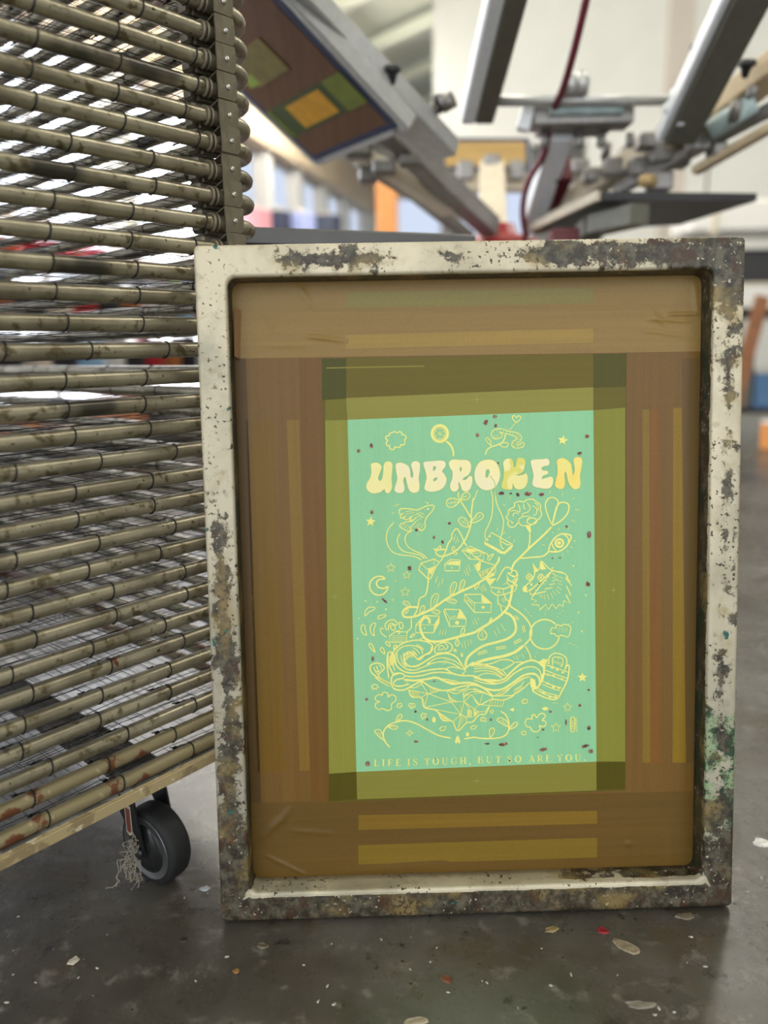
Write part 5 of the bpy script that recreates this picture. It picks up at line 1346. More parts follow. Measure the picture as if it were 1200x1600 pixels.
# dried ink specks, each its own little crust
for sh, nm, col in ((0, 'ink_speck', (126, 58, 50)), (1, 'faded_ink_speck', (140, 104, 88))):
    tt = NT(nm); vv = tt.coord(); cc = tt.mix(tt.step(tt.noise(vv, 260, 4), .42, .6), lin(col), lin((70, 30, 28) if sh == 0 else (116, 66, 58)))
    cc = tt.mix(tt.step(tt.noise(vv, 330, 3, .5, 5), .58, .64), cc, lin((176, 130, 116))); sm_ = tt.bsdf(cc, .45)
    for cx, cz, rx, ry, a, s_ in SPOTS:
        if s_ != sh: continue
        m = MB(); ca, sa = math.cos(math.radians(-a)), math.sin(math.radians(-a)); k = 14; ring = []
        for i in range(k):
            t_ = 2 * PI * i / k; rr = random.uniform(.72, 1.12); px, pz = rx * rr * math.cos(t_), ry * rr * math.sin(t_)
            ring.append(((cx + px * ca - pz * sa) / 1000, YL - .0004, (cz + px * sa + pz * ca) / 1000))
        m.add(ring + [(cx / 1000, YL - .0009, cz / 1000)], [(i, (i + 1) % k, k) for i in range(k)], True)
        m.build('ink_speck', sm_, root)
# loose flap of tape on the left edge
m = MB(); q = [(40.1,734.5),(46,733),(42.4,676.2),(38,679.2)]
m.add([(a / 1000, SY - .001 - .010 * (i in (0, 3)), b / 1000) for i, (a, b) in enumerate(q)], [(0, 1, 2, 3)]); o = m.build('tape_flap', tape('flap_brown', (146, 112, 78)), root)
sd = o.modifiers.new('thickness', 'SOLIDIFY'); sd.thickness = .0003

# ================================================================= DRYING RACK
DA = math.atan2(.7561, .6545)
rack = thing('drying_rack', 'tall wheeled metal drying rack with many tubular wire shelves at the left', 'drying rack', (-.3790, .7415, 0), (0, 0, DA))
ZB, PT = .1812, .02954
DX0, DX1, EY1 = -.36, .357, .92; TR = .0087
def shelf_path(r=.046):
    pts = []
    for (cx, cy), a0 in (((DX1 - r, r), -90), ((DX1 - r, EY1 - r), 0), ((DX0 + r, EY1 - r), 90), ((DX0 + r, r), 180)):
        for i in range(7): t_ = math.radians(a0 + 15 * i); pts.append((cx + r * math.cos(t_), cy + r * math.sin(t_), 0))
    out = []
    for i, p in enumerate(pts):
        out.append(p); q = pts[(i + 1) % len(pts)]; L = math.dist(p, q)
        if L > .1:
            k = 14
            for j in range(1, k): out.append(tuple(p[c_] + (q[c_] - p[c_]) * j / k for c_ in range(3)))
    return out
SP = shelf_path()
def wire_mesh(seed):
    rg_ = random.Random(seed); m = MB(); r = .00047 if seed < 5 else .00033
    nd = int((DX1 - DX0) / .03); ne = int(EY1 / .04); ph = rg_.uniform(-.012, .012)
    for i in range(1, nd):
        x = DX0 + .03 * i + ph; pts = []; a = rg_.uniform(-.002, .002); b = rg_.uniform(-.003, .003)
        for j in range(13):
            t_ = j / 12; pts.append((x + a * math.sin(t_ * 9 + i), t_ * EY1, -.002 - .008 * math.sin(PI * t_) + b * math.sin(t_ * 14 + i)))
        m.tube(pts, r, 4, caps=False)
    for j in range(1, ne):
        y = .04 * j + ph; pts = []; a = rg_.uniform(-.002, .002)
        for i in range(13):
            t_ = i / 12; pts.append((DX0 + (DX1 - DX0) * t_, y + a * math.sin(t_ * 11 + j), -.003 - .008 * math.sin(PI * (y / EY1)) * (.4 + .6 * math.sin(PI * t_)) + .0025 * math.sin(t_ * 17 + j * 2)))
        m.tube(pts, r, 4, caps=False)
    # lashings around the tube
    off = rg_.uniform(-.02, .02)
    for i in range(-4, 4):
        x = -.006 + .09 * i + off + rg_.uniform(-.006, .006) + .09
        if x > .275 or x < DX0 + .05: continue
        ring = [(x + .002 * math.sin(k / 12 * 2 * PI), (TR + .0005) * math.cos(k / 12 * 2 * PI), (TR + .0005) * math.sin(k / 12 * 2 * PI)) for k in range(12)]
        m.tube(ring, .001, 5, closed=True)
        m.tube([(x, TR * .6, TR * .75), (x - .004, TR + .004, .004), (x - .008, TR + .012, -.001), (x - .010, .03, -.003)], .0009, 4)
        m.tube([(x - .0075, TR + .010, .0005), (x - .0095, TR + .014, -.0015)], .0022, 5)
    off = rg_.uniform(0, .03)
    for i in range(6):
        y = .12 + off + .13 * i
        m.tube([(DX1 + (TR + .0005) * math.cos(k / 8 * 2 * PI), y, (TR + .0005) * math.sin(k / 8 * 2 * PI)) for k in range(8)], .001, 4, closed=True)
        m.tube([(DX1 - TR, y, 0), (DX1 - .02, y + rg_.uniform(-.01, .01), rg_.uniform(-.006, .004)), (DX1 - .035, y + rg_.uniform(-.012, .012), -.004)], .0006, 4)
    return m
def bracket_mb():
    m = MB()
    z0_, z1_ = -.0105, .0182
    # face plate with clipped lower corner
    m.plate([(.286, -.0125, z0_), (.309, -.0125, z0_), (.3135, -.0125, z0_ + .005), (.3135, -.0125, z1_ - .003), (.311, -.0125, z1_), (.286, -.0125, z1_)], .0016, (0, -1, 0))
    m.plate([(.286, -.0135, z1_), (.3135, -.0135, z1_), (.3135, .004, z1_ - .006), (.286, .004, z1_ - .006)], .0014, (0, 0, -1))
    # clip wrapped round the tube: three curved lobes
    for x0_ in (.2745, .2805):
        pr = []
        for k in range(10):
            a = math.radians(-80 + 200 * k / 9); pr.append((x0_, -(TR + .0014) * math.cos(a), (TR + .0014) * math.sin(a)))
        m.tube(pr, .0022, 6)
    # spine block behind the tube
    m.box((.286, .021, .004), (.036, .020, .0284), bev=.003)
    m.box((.289, .0105, -.006), (.03, .005, .012), bev=.001)
    return m
WM = [wire_mesh(s_).build('wire_mesh', M['wire']) for s_ in range(1, 9)]
NSH = 45
protos = []
for k in range(8):
    m = MB(); m.tube(SP, TR, 12, closed=True)
    sh = m.build('shelf', M['tube'], rack); WM[k].parent = sh
    b = bracket_mb().build('hinge_bracket', M['bracket'], sh)
    rv = MB(); rv.lathe([(.0001, .0016), (.0022, .0013), (.003, .0004), (.003, -.001)], (.3005, -.0145, .003), (0, -1, 0), 12); rv.build('rivet', M['rivet'], sh)
    protos.append(sh)
for k in range(NSH):
    if k < 4: o = protos[k]
    elif k < 15: o = copy_tree(protos[(k * 7 + k // 4) % 4], rack)
    elif k < 19: o = protos[k - 11]
    else: o = copy_tree(protos[4 + (k * 7 + k // 4) % 4], rack)
    o.location = (0, random.uniform(-.0012, .0012), ZB + PT * k + random.uniform(-.0008, .0008))
for o in protos[:2]:
    o.data = o.data.copy(); o.data.materials.clear(); o.data.materials.append(M['rusty'])
# base
m = MB(); m.box((-.01, -.0125, .1630), (.72, .004, .0137), bev=.0008); m.box((-.01, .012, .1688), (.72, .045, .003), bev=.0006)
m.build('base_rail', [M['rail']], rack)
m = MB(); m.box((-.01, .0125, .1708), (.71, .042, .0008)); m.build('rail_dust', M['railtop'], rack)
m = MB(); m.box((-.01, EY1 + .0125, .1616), (.72, .004, .0165), bev=.0008); m.box((-.01, EY1 - .012, .1688), (.72, .045, .003), bev=.0006); m.build('base_rail', M['rail'], rack)
for cx in (.138, -.27):
    m = MB(); m.box((cx, .46, .1658), (.05, .90, .003), bev=.0006); m.box((cx - .024, .46, .1566), (.003, .90, .018), bev=.0006); m.build('cross_rail', M['darkrail'], rack)
for cx, cy in ((.150, .075), (.150, .84), (-.27, .075), (-.27, .84)):
    m = MB(); m.lathe([(.0095, 0), (.0095, .005), (.006, .0075)], (cx, cy, .1673), n=6, smooth=False); m.lathe([(.013, -.001), (.013, .0008)], (cx, cy, .1673), n=16); m.build('bolt', M['blackplastic'], rack)
nw = Vector((-.57, -.82, 0)).normalized(); rinv = Matrix.Rotation(-DA, 3, 'Z')
def caster(cx, cy, sticker=False):
    ca = thing('caster', None, None); ca.parent = rack; ca.location = (cx, cy, 0)
    del_keys = [k for k in ('label', 'category') if k in ca]
    ax = rinv @ nw; R_ = .052; wc = Vector((0, 0, R_))
    tr_ = Vector((ax.y, -ax.x, 0))
    piv = tr_ * .028
    w = MB(); w.lathe([(.036, -.016), (.048, -.0165), (.0515, -.012), (R_, -.006), (R_, .006), (.0515, .012), (.048, .0165), (.036, .016)], wc, ax, 40); w.build('wheel_tyre', M['rubber'], ca)
    w = MB()
    for sg in (-1, 1): w.lathe([(.0425, .0155), (.0432, .0172), (.0420, .0178), (.041, .0170)], wc, ax * sg, 40)
    w.build('wheel_rim', M['chrome'], ca)
    w = MB()
    for sg in (-1, 1): w.lathe([(.0412, .012), (.0405, .0162), (.02, .0185), (.012, .0205), (.0002, .021)], wc, ax * sg, 32)
    w.build('wheel_hub', M['hub'], ca)
    f_ = MB()
    for sg in (-1, 1):
        b0 = wc + ax * (.0235 * sg)
        top = piv + ax * (.0235 * sg) + Vector((0, 0, .131))
        q = [b0 - tr_ * .009 - Vector((0, 0, .006)), b0 + tr_ * .009 - Vector((0, 0, .006)), b0 + tr_ * .012 + Vector((0, 0, .01)), top + tr_ * .026, top - tr_ * .022]
        f_.plate(q, .0028, ax * sg)
        f_.lathe([(.0075, 0), (.0075, .004), (.005, .006)], b0 + ax * (.002 * sg), ax * sg, 12)
    f_.beam(piv - tr_ * .024 + Vector((0, 0, .132)), piv + tr_ * .028 + Vector((0, 0, .132)), .055, .006, bev=.002)
    f_.lathe([(.027, .1352), (.029, .141), (.029, .148), (.024, .1515)], piv, n=28)
    f_.box(piv + Vector((0, 0, .1527)), (.06, .06, .0028), bev=.0008)
    f_.build('fork', M['blackplastic'], ca)
    if sticker:
        s_ = MB(); c0 = wc + ax * .0268 + tr_ * .004
        for (hw, hh, off_, kk) in ((.006, .022, 0, 0), (.0042, .018, .0004, 1)):
            s_.cur = kk; o_ = ax * off_; base = c0 + Vector((0, 0, .040)) + piv * .45
            s_.plate([base - tr_ * hw - Vector((0, 0, hh * .8)) + o_, base + Vector((0, 0, -hh)) + o_, base + tr_ * hw - Vector((0, 0, hh * .8)) + o_, base + tr_ * hw + Vector((0, 0, hh)) + o_, base - tr_ * hw + Vector((0, 0, hh)) + o_], .0003, ax)
        s_.build('sticker', [M['stickw'], M['stickr']], ca)
    return ca
c1 = caster(.150, .036, True)
c2 = caster(.142, .84); c3 = caster(-.27, .05); c4 = caster(-.27, .84)
# thread tangle caught on the caster
wc = Matrix.Rotation(DA, 3, 'Z') @ Vector((.150, .036, .052)) + Vector((-.3790, .7415, 0)); tdir = Vector((nw.y, -nw.x, 0))
rg2 = random.Random(4); m = MB()
for i in range(26):
    p = wc + nw * .031 + tdir * rg2.uniform(.004, .014) + Vector((0, 0, rg2.uniform(-.02, .022))); pts = [p]
    d = Vector((rg2.gauss(0, 1), rg2.gauss(0, 1), rg2.gauss(0, 1) - .6))
    for j in range(20):
        d = d * .72 + Vector((rg2.gauss(0, .7), rg2.gauss(0, .7), rg2.gauss(-.14, .75)))
        p = p + d * .0017
        off_ = (p - wc).dot(nw)
        if off_ < .0285: p = p + nw * (.0285 - off_)
        p.z = max(p.z, .0012)
        c0 = wc + tdir * .010
        q = p - c0; lat = q.dot(tdir)
        if abs(lat) > .011: p = p - tdir * (lat - math.copysign(.011, lat)) * .5
        pts.append(p)
    m.tube(pts, .00045, 4)
tag(m.build('thread_tangle', M['thread']), 'tangle of pale thread caught on the black caster wheel of the rack', 'thread')

# ================================================================= STEEL BENCH the frame leans on
g = thing('steel_bench', 'low grey steel bench just showing above the left half of the frame, beside the rack', 'bench', (-.185, 1.078, 0), (0, 0, math.radians(19)))
m = MB(); m.box((.17, .04, .835), (.36, .08, .024), bev=.003); m.box((.17, .045, .816), (.33, .03, .024)); m.build('bench_top', M['bench'], g)
for sx in (.06, .32): m = MB(); m.box((sx, .045, .402), (.03, .03, .804), bev=.002); m.build('leg', M['bench'], g)

# ================================================================= PAINT FLAKES ON THE FLOOR
def flake(x, y, r1, r2, ang, col, label, th=.0012, group=None, rough=.5):
    k = 11; ring = []; rg_ = random.Random(int(x * 1e4) ^ int(y * 1e4))
    for i in range(k):
        t_ = 2 * PI * i / k; rr = rg_.uniform(.65, 1.15); a = math.radians(ang)
        px, py = r1 * rr * math.cos(t_), r2 * rr * math.sin(t_); ring.append((px * math.cos(a) - py * math.sin(a), px * math.sin(a) + py * math.cos(a)))
    m = MB(); vs = [(a, b, 0) for a, b in ring] + [(a * .86, b * .86, th * rg_.uniform(.5, 1.6)) for a, b in ring]
    m.add(vs, [(i, (i + 1) % k, k + (i + 1) % k, k + i) for i in range(k)] + [[k + i for i in range(k)], list(range(k))[::-1]])
    key = 'flake_' + '_'.join(map(str, col)); mt = bpy.data.materials.get(key) or plain(key, col, rough, 0, .2, 120)
    o = m.build('paint_flake', mt); o.location = (x, y, .0001)
    return tag(o, label, 'paint flake', group)
for (x, y, z), r1, r2, a, col, lb in [((-0.366433,0.737733,0),0.009,0.006,30,(206, 196, 178),'pale paint flake on the floor below the rack, left corner'),
((0.27126,0.74204,0),0.021,0.01,-25,(150, 136, 112),'large tan paint flake on the floor before the frame'),
((0.251136,0.767006,0),0.007,0.006,0,(150, 22, 34),'red paint spot on the floor before the frame'),
((0.515336,0.9215,0),0.013,0.012,0,(226, 224, 220),'white paint flake on the floor right of the frame'),
((0.0230868,0.649198,0),0.014,0.006,10,(180, 166, 140),'tan paint flake at the bottom edge of the floor'),
((-0.241795,0.851961,0),0.008,0.005,10,(178, 182, 188),'pale grey paint flake between the caster and the frame'),
((0.059284,0.700909,0),0.006,0.006,0,(126, 72, 44),'orange brown paint spot on the floor below the frame'),
((-0.175828,0.717776,0),0.004,0.004,0,(176, 126, 72),'small amber spot on the floor below the frame corner'),
((-0.247275,0.766459,0),0.005,0.005,0,(46, 38, 30),'dark spot on the floor below the caster'),
((0.259797,0.664138,0),0.02,0.006,-8,(132, 124, 110),'long grey paint flake low on the floor, right'),
((0.190588,0.77156,0),0.01,0.005,20,(158, 138, 92),'yellowish paint flake just before the frame'),
((0.355967,0.788042,0),0.012,0.006,10,(116, 104, 84),'brown paint flake before the frame, near its right corner'),
((-0.151981,0.754319,0),0.008,0.005,0,(112, 102, 84),'dull tan paint flake below the left corner of the frame')]:
    flake(x, y, r1, r2, a, col, lb)
for (x, y, z), r1, a in [((-0.2642,0.8361,0),0.00194,108),
((-0.4268,0.7189,0),0.001719,42),
((0.4806,0.8516,0),0.002873,85),
((0.1026,0.6957,0),0.002246,133),
((0.1715,0.6904,0),0.002628,165),
((-0.1003,0.7246,0),0.002089,168),
((0.459,0.8694,0),0.002453,54),
((0.0594,0.6843,0),0.002564,167),
((0.2714,0.6512,0),0.002543,29),
((0.2778,0.6594,0),0.003009,102),
((0.2696,0.6516,0),0.001377,144),
((-0.1903,0.7389,0),0.002946,7),
((0.2919,0.654,0),0.002211,179),
((-0.3244,0.9064,0),0.002421,28),
((-0.3965,0.7073,0),0.001828,172),
((-0.071,0.7549,0),0.001675,54),
((0.4516,0.8278,0),0.002297,2),
((-0.4632,0.8086,0),0.002464,10),
((0.1724,0.742,0),0.001244,10),
((0.1311,0.6631,0),0.001702,82),
((0.0516,0.7461,0),0.00182,40),
((-0.3305,0.892,0),0.002596,18),
((0.2481,0.7028,0),0.001567,50),
((-0.4161,0.6818,0),0.00296,177),
((-0.0631,0.6717,0),0.003055,39),
((0.1971,0.7046,0),0.002526,93),
((0.3507,0.7552,0),0.003048,161),
((-0.4437,0.7541,0),0.001544,53),
((-0.0801,0.6757,0),0.002424,61),
((-0.2185,0.7054,0),0.002154,140),
((0.0198,0.7159,0),0.001543,142),
((0.3487,0.7121,0),0.002847,1),
((0.0977,0.6977,0),0.0013,48),
((-0.236,0.8434,0),0.002046,85),
((0.3851,0.6939,0),0.001372,90),
((-0.3446,0.9515,0),0.001448,99),
((-0.013,0.7605,0),0.002041,124),
((0.0227,0.7627,0),0.001343,76),
((-0.0716,0.6957,0),0.003073,67),
((0.3308,0.7181,0),0.001724,83),
((-0.3351,0.7256,0),0.002525,159),
((0.2553,0.7682,0),0.002667,101)]:
    flake(x, y, r1, r1 * .4, a, (206, 202, 194), 'tiny pale paint crumb on the dark concrete floor', .0008, 'tiny pale crumbs on the floor')

def smooth3(p, per=6):
    p = [Vector(q) for q in p]; n = len(p); o = []
    for i in range(n - 1):
        a = p[max(i - 1, 0)]; b = p[i]; c = p[i + 1]; d = p[min(i + 2, n - 1)]
        for k in range(per):
            t_ = k / per; o.append(.5 * ((2 * b) + (c - a) * t_ + (2 * a - 5 * b + 4 * c - d) * t_ ** 2 + (3 * b - a - 3 * c + d) * t_ ** 3))
    return o + [p[-1]]
CAMC = Vector((0,0,0.679077)); CR, CU, CF = Vector((0.99982,-0.0039918,-0.0185539)), Vector((0.0189785,0.210295,0.977454)), Vector((0,0.97763,-0.210333))
# ================================================================= PRINTING PRESS
hub = Vector((0.3839,2.55,0.9858))
press = thing('screen_printing_press', 'large carousel screen printing press with aluminium arms and red hub behind the frame', 'printing press', (hub.x, hub.y, 0))
off = Vector((hub.x, hub.y, 0))
def pb(name, mat, fn):
    m = MB(); fn(m); m.v = [tuple(Vector(q) - off) for q in m.v]; return m.build(name, mat, press)
pb('column', M['darkred'], lambda m: m.lathe([(.34, 0), (.34, .03), (.12, .06), (.11, hub.z - .16)], off, n=28))
def hubfn(m):
    m.lathe([(.10, -.2), (.15, -.16), (.16, .0), (.13, .03), (.06, .05), (.05, .08)], hub, n=28)
pb('hub', M['red'], hubfn)
def arm(name, mat, pts, w, hgt, bev=.004):
    return pb(name, mat, lambda m: [m.beam(a, b, w, hgt, bev=bev) for a, b in zip(pts, pts[1:])])
P = {
'a1': (0.3439,2.42,1.037), 'a2': (0.0359,1.95,1.204), 'a3': (-0.129,1.5,1.331),
}
# left head: two slim arms reaching the clamped screen
arm('print_arm', M['steel'], [P['a1'], (0.1747,2.2,1.125), (0.0026,1.95,1.22)], .055, .06)
arm('print_arm', M['steel'], [(0.2832,2.45,1.013), (0.1091,2.3,1.112), (-0.0491,2.1,1.163)], .03, .035)
arm('spring_bar', M['cream'], [(0.2009,2.3,1.067), (0.0172,2.12,1.147), (-0.0795,2.05,1.179)], .05, .03)
for at, w in (((-0.0462,2,1.162), 0.07), ((0.0166,2.05,1.132), 0.06), ((0.0818,2.05,1.149), 0.05), ((-0.0251,2.1,1.124), 0.05), ((0.1092,1.95,1.197), 0.05)):
    pb('screen_clamp', M['steel'], lambda m: m.box(Vector(at), (w, .05, .035), bev=.006))
pb('clamp_bolt', M['steel'], lambda m: m.lathe([(.012, 0), (.014, .05)], Vector((0.0965,1.85,1.19)), (1, 0, .5), 12)); pb('clamp_bolt', M['steel'], lambda m: m.lathe([(.018, 0), (.018, .03)], Vector((0.1457,1.83,1.21)), (1, 0, .5), 12))
# front head: open screen holder, two side rails and a cross rod
hl0, hl1 = Vector((0.2437,2,1.234)), Vector((0.2674,1.62,1.398))
hr0, hr1 = Vector((0.7108,1.95,1.169)), Vector((0.7022,1.55,1.36))
def rail2(a, b, w, hgt):
    def fn(m): m.beam(a, b, w, hgt, bev=.004)
    return fn
pb('holder_rail', M['aludark'], rail2(hl0 + Vector((.018, 0, 0)), hl1 + Vector((.018, 0, 0)), .045, .05))  # dark beam: the rail's shaded right face, shade put into the colour
pb('rail_edge', M['alulite'], rail2(hl0 + Vector((-.022, 0, 0)), hl1 + Vector((-.022, 0, 0)), .034, .05))  # pale beam: the rail's window-lit left face, light put into the colour
pb('holder_rail', M['aludark'], rail2(hr0 + Vector((.012, 0, 0)), hr1 + Vector((.012, 0, 0)), .075, .06))
pb('rail_edge', M['alulite'], rail2(hr0 + Vector((-.034, 0, 0)), hr1 + Vector((-.034, 0, 0)), .018, .04))  # same painted lit face on the right rail
pb('cross_rod', M['alu'], lambda m: m.tube([(0.2508,1.96,1.256), (0.7248,1.96,1.25)], .0125, 14))
def head(m):
    a, b = Vector((0.3791,2.02,1.231)), Vector((0.6275,2.02,1.232)); m.beam(a, b, .07, .05, bev=.006)
    m.beam(Vector((0.4034,2.06,1.213)), Vector((0.5848,2.06,1.213)), .06, .02, bev=.003)
pb('print_head', M['steel'], head)
for at in ((0.4168,2.03,1.201), (0.5047,2.03,1.199), (0.5606,2.03,1.198), (0.6325,2.03,1.197)): pb('head_bolt', M['steel'], lambda m: m.lathe([(.010, 0), (.012, .03), (.006, .034)], Vector(at), (0, 0, -1), 10))
pb('air_cylinder', M['teal'], lambda m: m.tube([(0.4176,1.98,1.239), (0.594,1.98,1.239)], .014, 14))
pb('clamp_block', M['alulite'], lambda m: m.beam((0.3555,2,1.198), (0.3745,2,1.263), .03, .03, bev=.004))
arm('print_arm', M['alulite'], [(0.4682,2.06,1.212), (0.4644,2.4,1.052)], .06, .05)
arm('arm_brace', M['darkred'], [(0.5064,2.2,1.157), (0.4941,2.45,1.05)], .05, .07)
pb('air_hose', M['hose'], lambda m: m.tube([tuple(q) for q in smooth3([(0.4377,1.7,1.408), (0.4317,1.8,1.311), (0.4306,1.9,1.259), (0.4284,2,1.233), (0.4325,2.1,1.17), (0.4112,2.2,1.121), (0.4168,2.3,1.063), (0.4462,2.4,1.003)])], .009, 10))
for at in ((0.4567,1.94,1.258), (0.4838,1.94,1.26)): pb('hose_fitting', M['alu'], lambda m: m.lathe([(.016, 0), (.02, .03), (.01, .05)], Vector(at), (0, 0, 1), 12))
# right head: stacked rails, cylinders
arm('print_arm', M['cream'], [(0.4763,2.4,1.039), (0.6439,2.25,1.143), (0.7781,2.1,1.217)], .075, .05)
arm('print_arm', M['tan'], [(0.7764,2.1,1.191), (0.9191,1.85,1.298)], .09, .05)
arm('spring_bar', M['steel'], [(0.649,2.2,1.092), (0.9664,1.9,1.234)], .03, .03)
arm('spring_bar', M['tan'], [(0.8064,2.05,1.109), (0.9457,1.8,1.184)], .03, .02)
pb('air_cylinder', M['teal'], lambda m: m.tube([(0.7962,1.95,1.177), (0.878,1.9,1.227)], .024, 14))
for at, w in (((0.6968,2.1,1.193), 0.05), ((0.7399,2.1,1.164), 0.06), ((0.6998,2.15,1.142), 0.06), ((0.7825,2.1,1.148), 0.05), ((0.6462,2.2,1.154), 0.06), ((0.5992,2.25,1.144), 0.05), ((0.7903,2,1.162), 0.05), ((0.6792,2.2,1.192), 0.04), ((0.8388,2,1.146), 0.04), ((0.5751,2.3,1.177), 0.05), ((0.7357,2.1,1.095), 0.06)):
    pb('screen_clamp', M['steel'], lambda m: m.box(Vector(at), (w, .05, w * .8), bev=.006))
for at in ((0.7099,2,1.185), (0.7646,2,1.191), (0.6191,2.2,1.174), (0.864,1.9,1.218), (0.8295,1.9,1.184)): pb('clamp_bolt', M['steel'], lambda m: m.lathe([(.012, 0), (.014, .04), (.005, .046)], Vector(at), (0, -.4, 1), 10))
pb('brass_fitting', plain('brass', (196, 168, 116), .4, .3), lambda m: m.lathe([(.014, -.02), (.018, 0), (.014, .02)], Vector((0.6886,2.05,1.088)), (1, 0, 0), 12))
for at in ((0.829,1.85,1.281), (0.6818,1.75,1.28), (0.0332,1.72,1.24), (0.1473,1.85,1.222), (0.701,1.75,1.258)): pb('clamp_knob', M['blackknob'], lambda m: m.lathe([(.006, -.02), (.012, 0), (.02, .004), (.02, .014), (.012, .018)], Vector(at), (0, -.3, 1), 12))
for at in ((0.6843,1.88,1.238), (0.6714,1.88,1.209), (0.698,1.88,1.184)): pb('chrome_bolt', M['alulite'], lambda m: m.lathe([(.013, 0), (.015, .004), (.012, .012), (.004, .015)], Vector(at), (0, -1, 0), 14))
# platens
pz = 1.02
def platen(nm, mat, q, th): pb(nm, mat, lambda m: m.plate(q, th, (0, 0, 1)))
platen('platen', M['black'], [(0.4596,2.391,1.02), (0.8801,2.322,1.02), (0.9281,1.96,1.02), (0.5325,1.906,1.02)], .018)
pb('platen_edge', M['cream'], lambda m: m.beam(Vector((0.4581,2.404,1.02)) + Vector((-.006, 0, .009)), Vector((0.5293,1.905,1.02)) + Vector((-.006, 0, .009)), .012, .022))
arm('platen_arm', M['aludark'], [hub + Vector((.1, -.05, -.12)), Vector((0.5606,2.057,0.985)), Vector((0.6253,1.904,0.985))], .06, .05)
arm('platen_arm', M['darkred'], [hub + Vector((.08, -.1, -.16)), Vector((0.4729,1.997,0.95))], .07, .05)
# far head with its T-shaped arm
arm('print_arm', M['cream'], [hub + Vector((0, .1, .06)), Vector((0.4239,3,1.335))], .09, .06)
arm('arm_crossbar', M['cream'], [(0.2621,3,1.28), (0.5536,3,1.279)], .05, .06)
for at in ((0.3242,2.98,1.319), (0.5112,2.98,1.316), (0.421,2.98,1.339)): pb('screen_clamp', M['steel'], lambda m: m.box(Vector(at), (.06, .05, .07), bev=.008))

# removable screens clamped in the press
def screen(name, label, o, ax, ay, w, l, rail, mat_face, patches, edge=None):
    ax = Vector(ax).normalized(); ay = (Vector(ay) - ax * Vector(ay).dot(ax)).normalized(); az = ax.cross(ay); o = Vector(o)
    if az.dot(Vector((0, 0, .6)) - o) < 0: az = -az            # the underside, towards the floor in front of the press
    r = thing(name, label, 'screen', o)
    m = MB(); z = Vector((0, 0, 0))
    for a, b in ((z, ay * l), (ax * w, ax * w + ay * l)): m.beam(a - ay * rail / 2, b + ay * rail / 2, rail, rail * .9, up=az, bev=.003)
    for a, b in ((z, ax * w), (ay * l, ax * w + ay * l)): m.beam(a, b, rail, rail * .9, up=az, bev=.003)
    m.build('screen_rail', M['alu'], r)
    fz = az * (rail * .45 + .001)
    m = MB(); m.plate([fz - ax * .004 - ay * .004, fz + ax * (w + .004) - ay * .004, fz + ax * (w + .004) + ay * (l + .004), fz - ax * .004 + ay * (l + .004)], .0008, az); m.build('fabric_edge', M['navy'], r)
    fz = az * (rail * .45 + .0022); i_ = .012
    m = MB(); m.plate([fz + ax * i_ + ay * i_, fz + ax * (w - i_) + ay * i_, fz + ax * (w - i_) + ay * (l - i_), fz + ax * i_ + ay * (l - i_)], .0006, az); m.build('taped_mesh', mat_face, r)
    for k, (a0, a1, b0, b1, mt) in enumerate(patches):
        f2 = az * (rail * .45 + .0032 + .0004 * k); m = MB()
        m.plate([f2 + ax * w * a0 + ay * l * b0, f2 + ax * w * a1 + ay * l * b0, f2 + ax * w * a1 + ay * l * b1, f2 + ax * w * a0 + ay * l * b1], .0003, az); m.build('stencil_patch', mt, r)
    return r
tapeA = tape('screen_tape_dark', (104, 76, 56), .5, .1, (30, 1, 1))
c2_ = Vector((-0.1457,2,1.159)); axA = Vector((.58, -.81, 0))
g1, g2, g3, g4 = [plain(n_, c_, .5, 0, .08, 40) for n_, c_ in (('stencil_green', (62, 76, 30)), ('stencil_amber', (206, 150, 30)), ('stencil_moss', (112, 122, 40)), ('stencil_lime', (150, 170, 70)))]
screen('clamped_screen', 'brown taped screen with amber stencil raised in the press at the left', c2_, axA, (-.81 * math.cos(.58), -.58 * math.cos(.58), math.sin(.58)), .335, .78, .045, tapeA,
       [(.04, .97, .095, .20, g1), (.25, .68, .105, .187, g2), (.76, .97, .095, .20, g3), (.03, .08, .095, .2, g3), (.2, .62, .27, .375, plain('stencil_olive', (124, 110, 52), .5)), (.14, .26, .28, .315, g4)])
pb('holder_rail', M['alu'], lambda m: m.beam(Vector((-0.2542,1.47,1.402)), Vector((0.1587,1.92,1.137)), .085, .045, bev=.004))
tapeB = tape('screen_tape_ochre', (178, 146, 92), .5, .12, (1, 1, 20))
screen('clamped_screen', 'small ochre taped screen held in the far head of the press', (0.2422,3.05,1.336), Vector((0.545,3.05,1.33)) - Vector((0.2422,3.05,1.336)), (0, .05, .12), .33, .13, .02, tapeB, [])

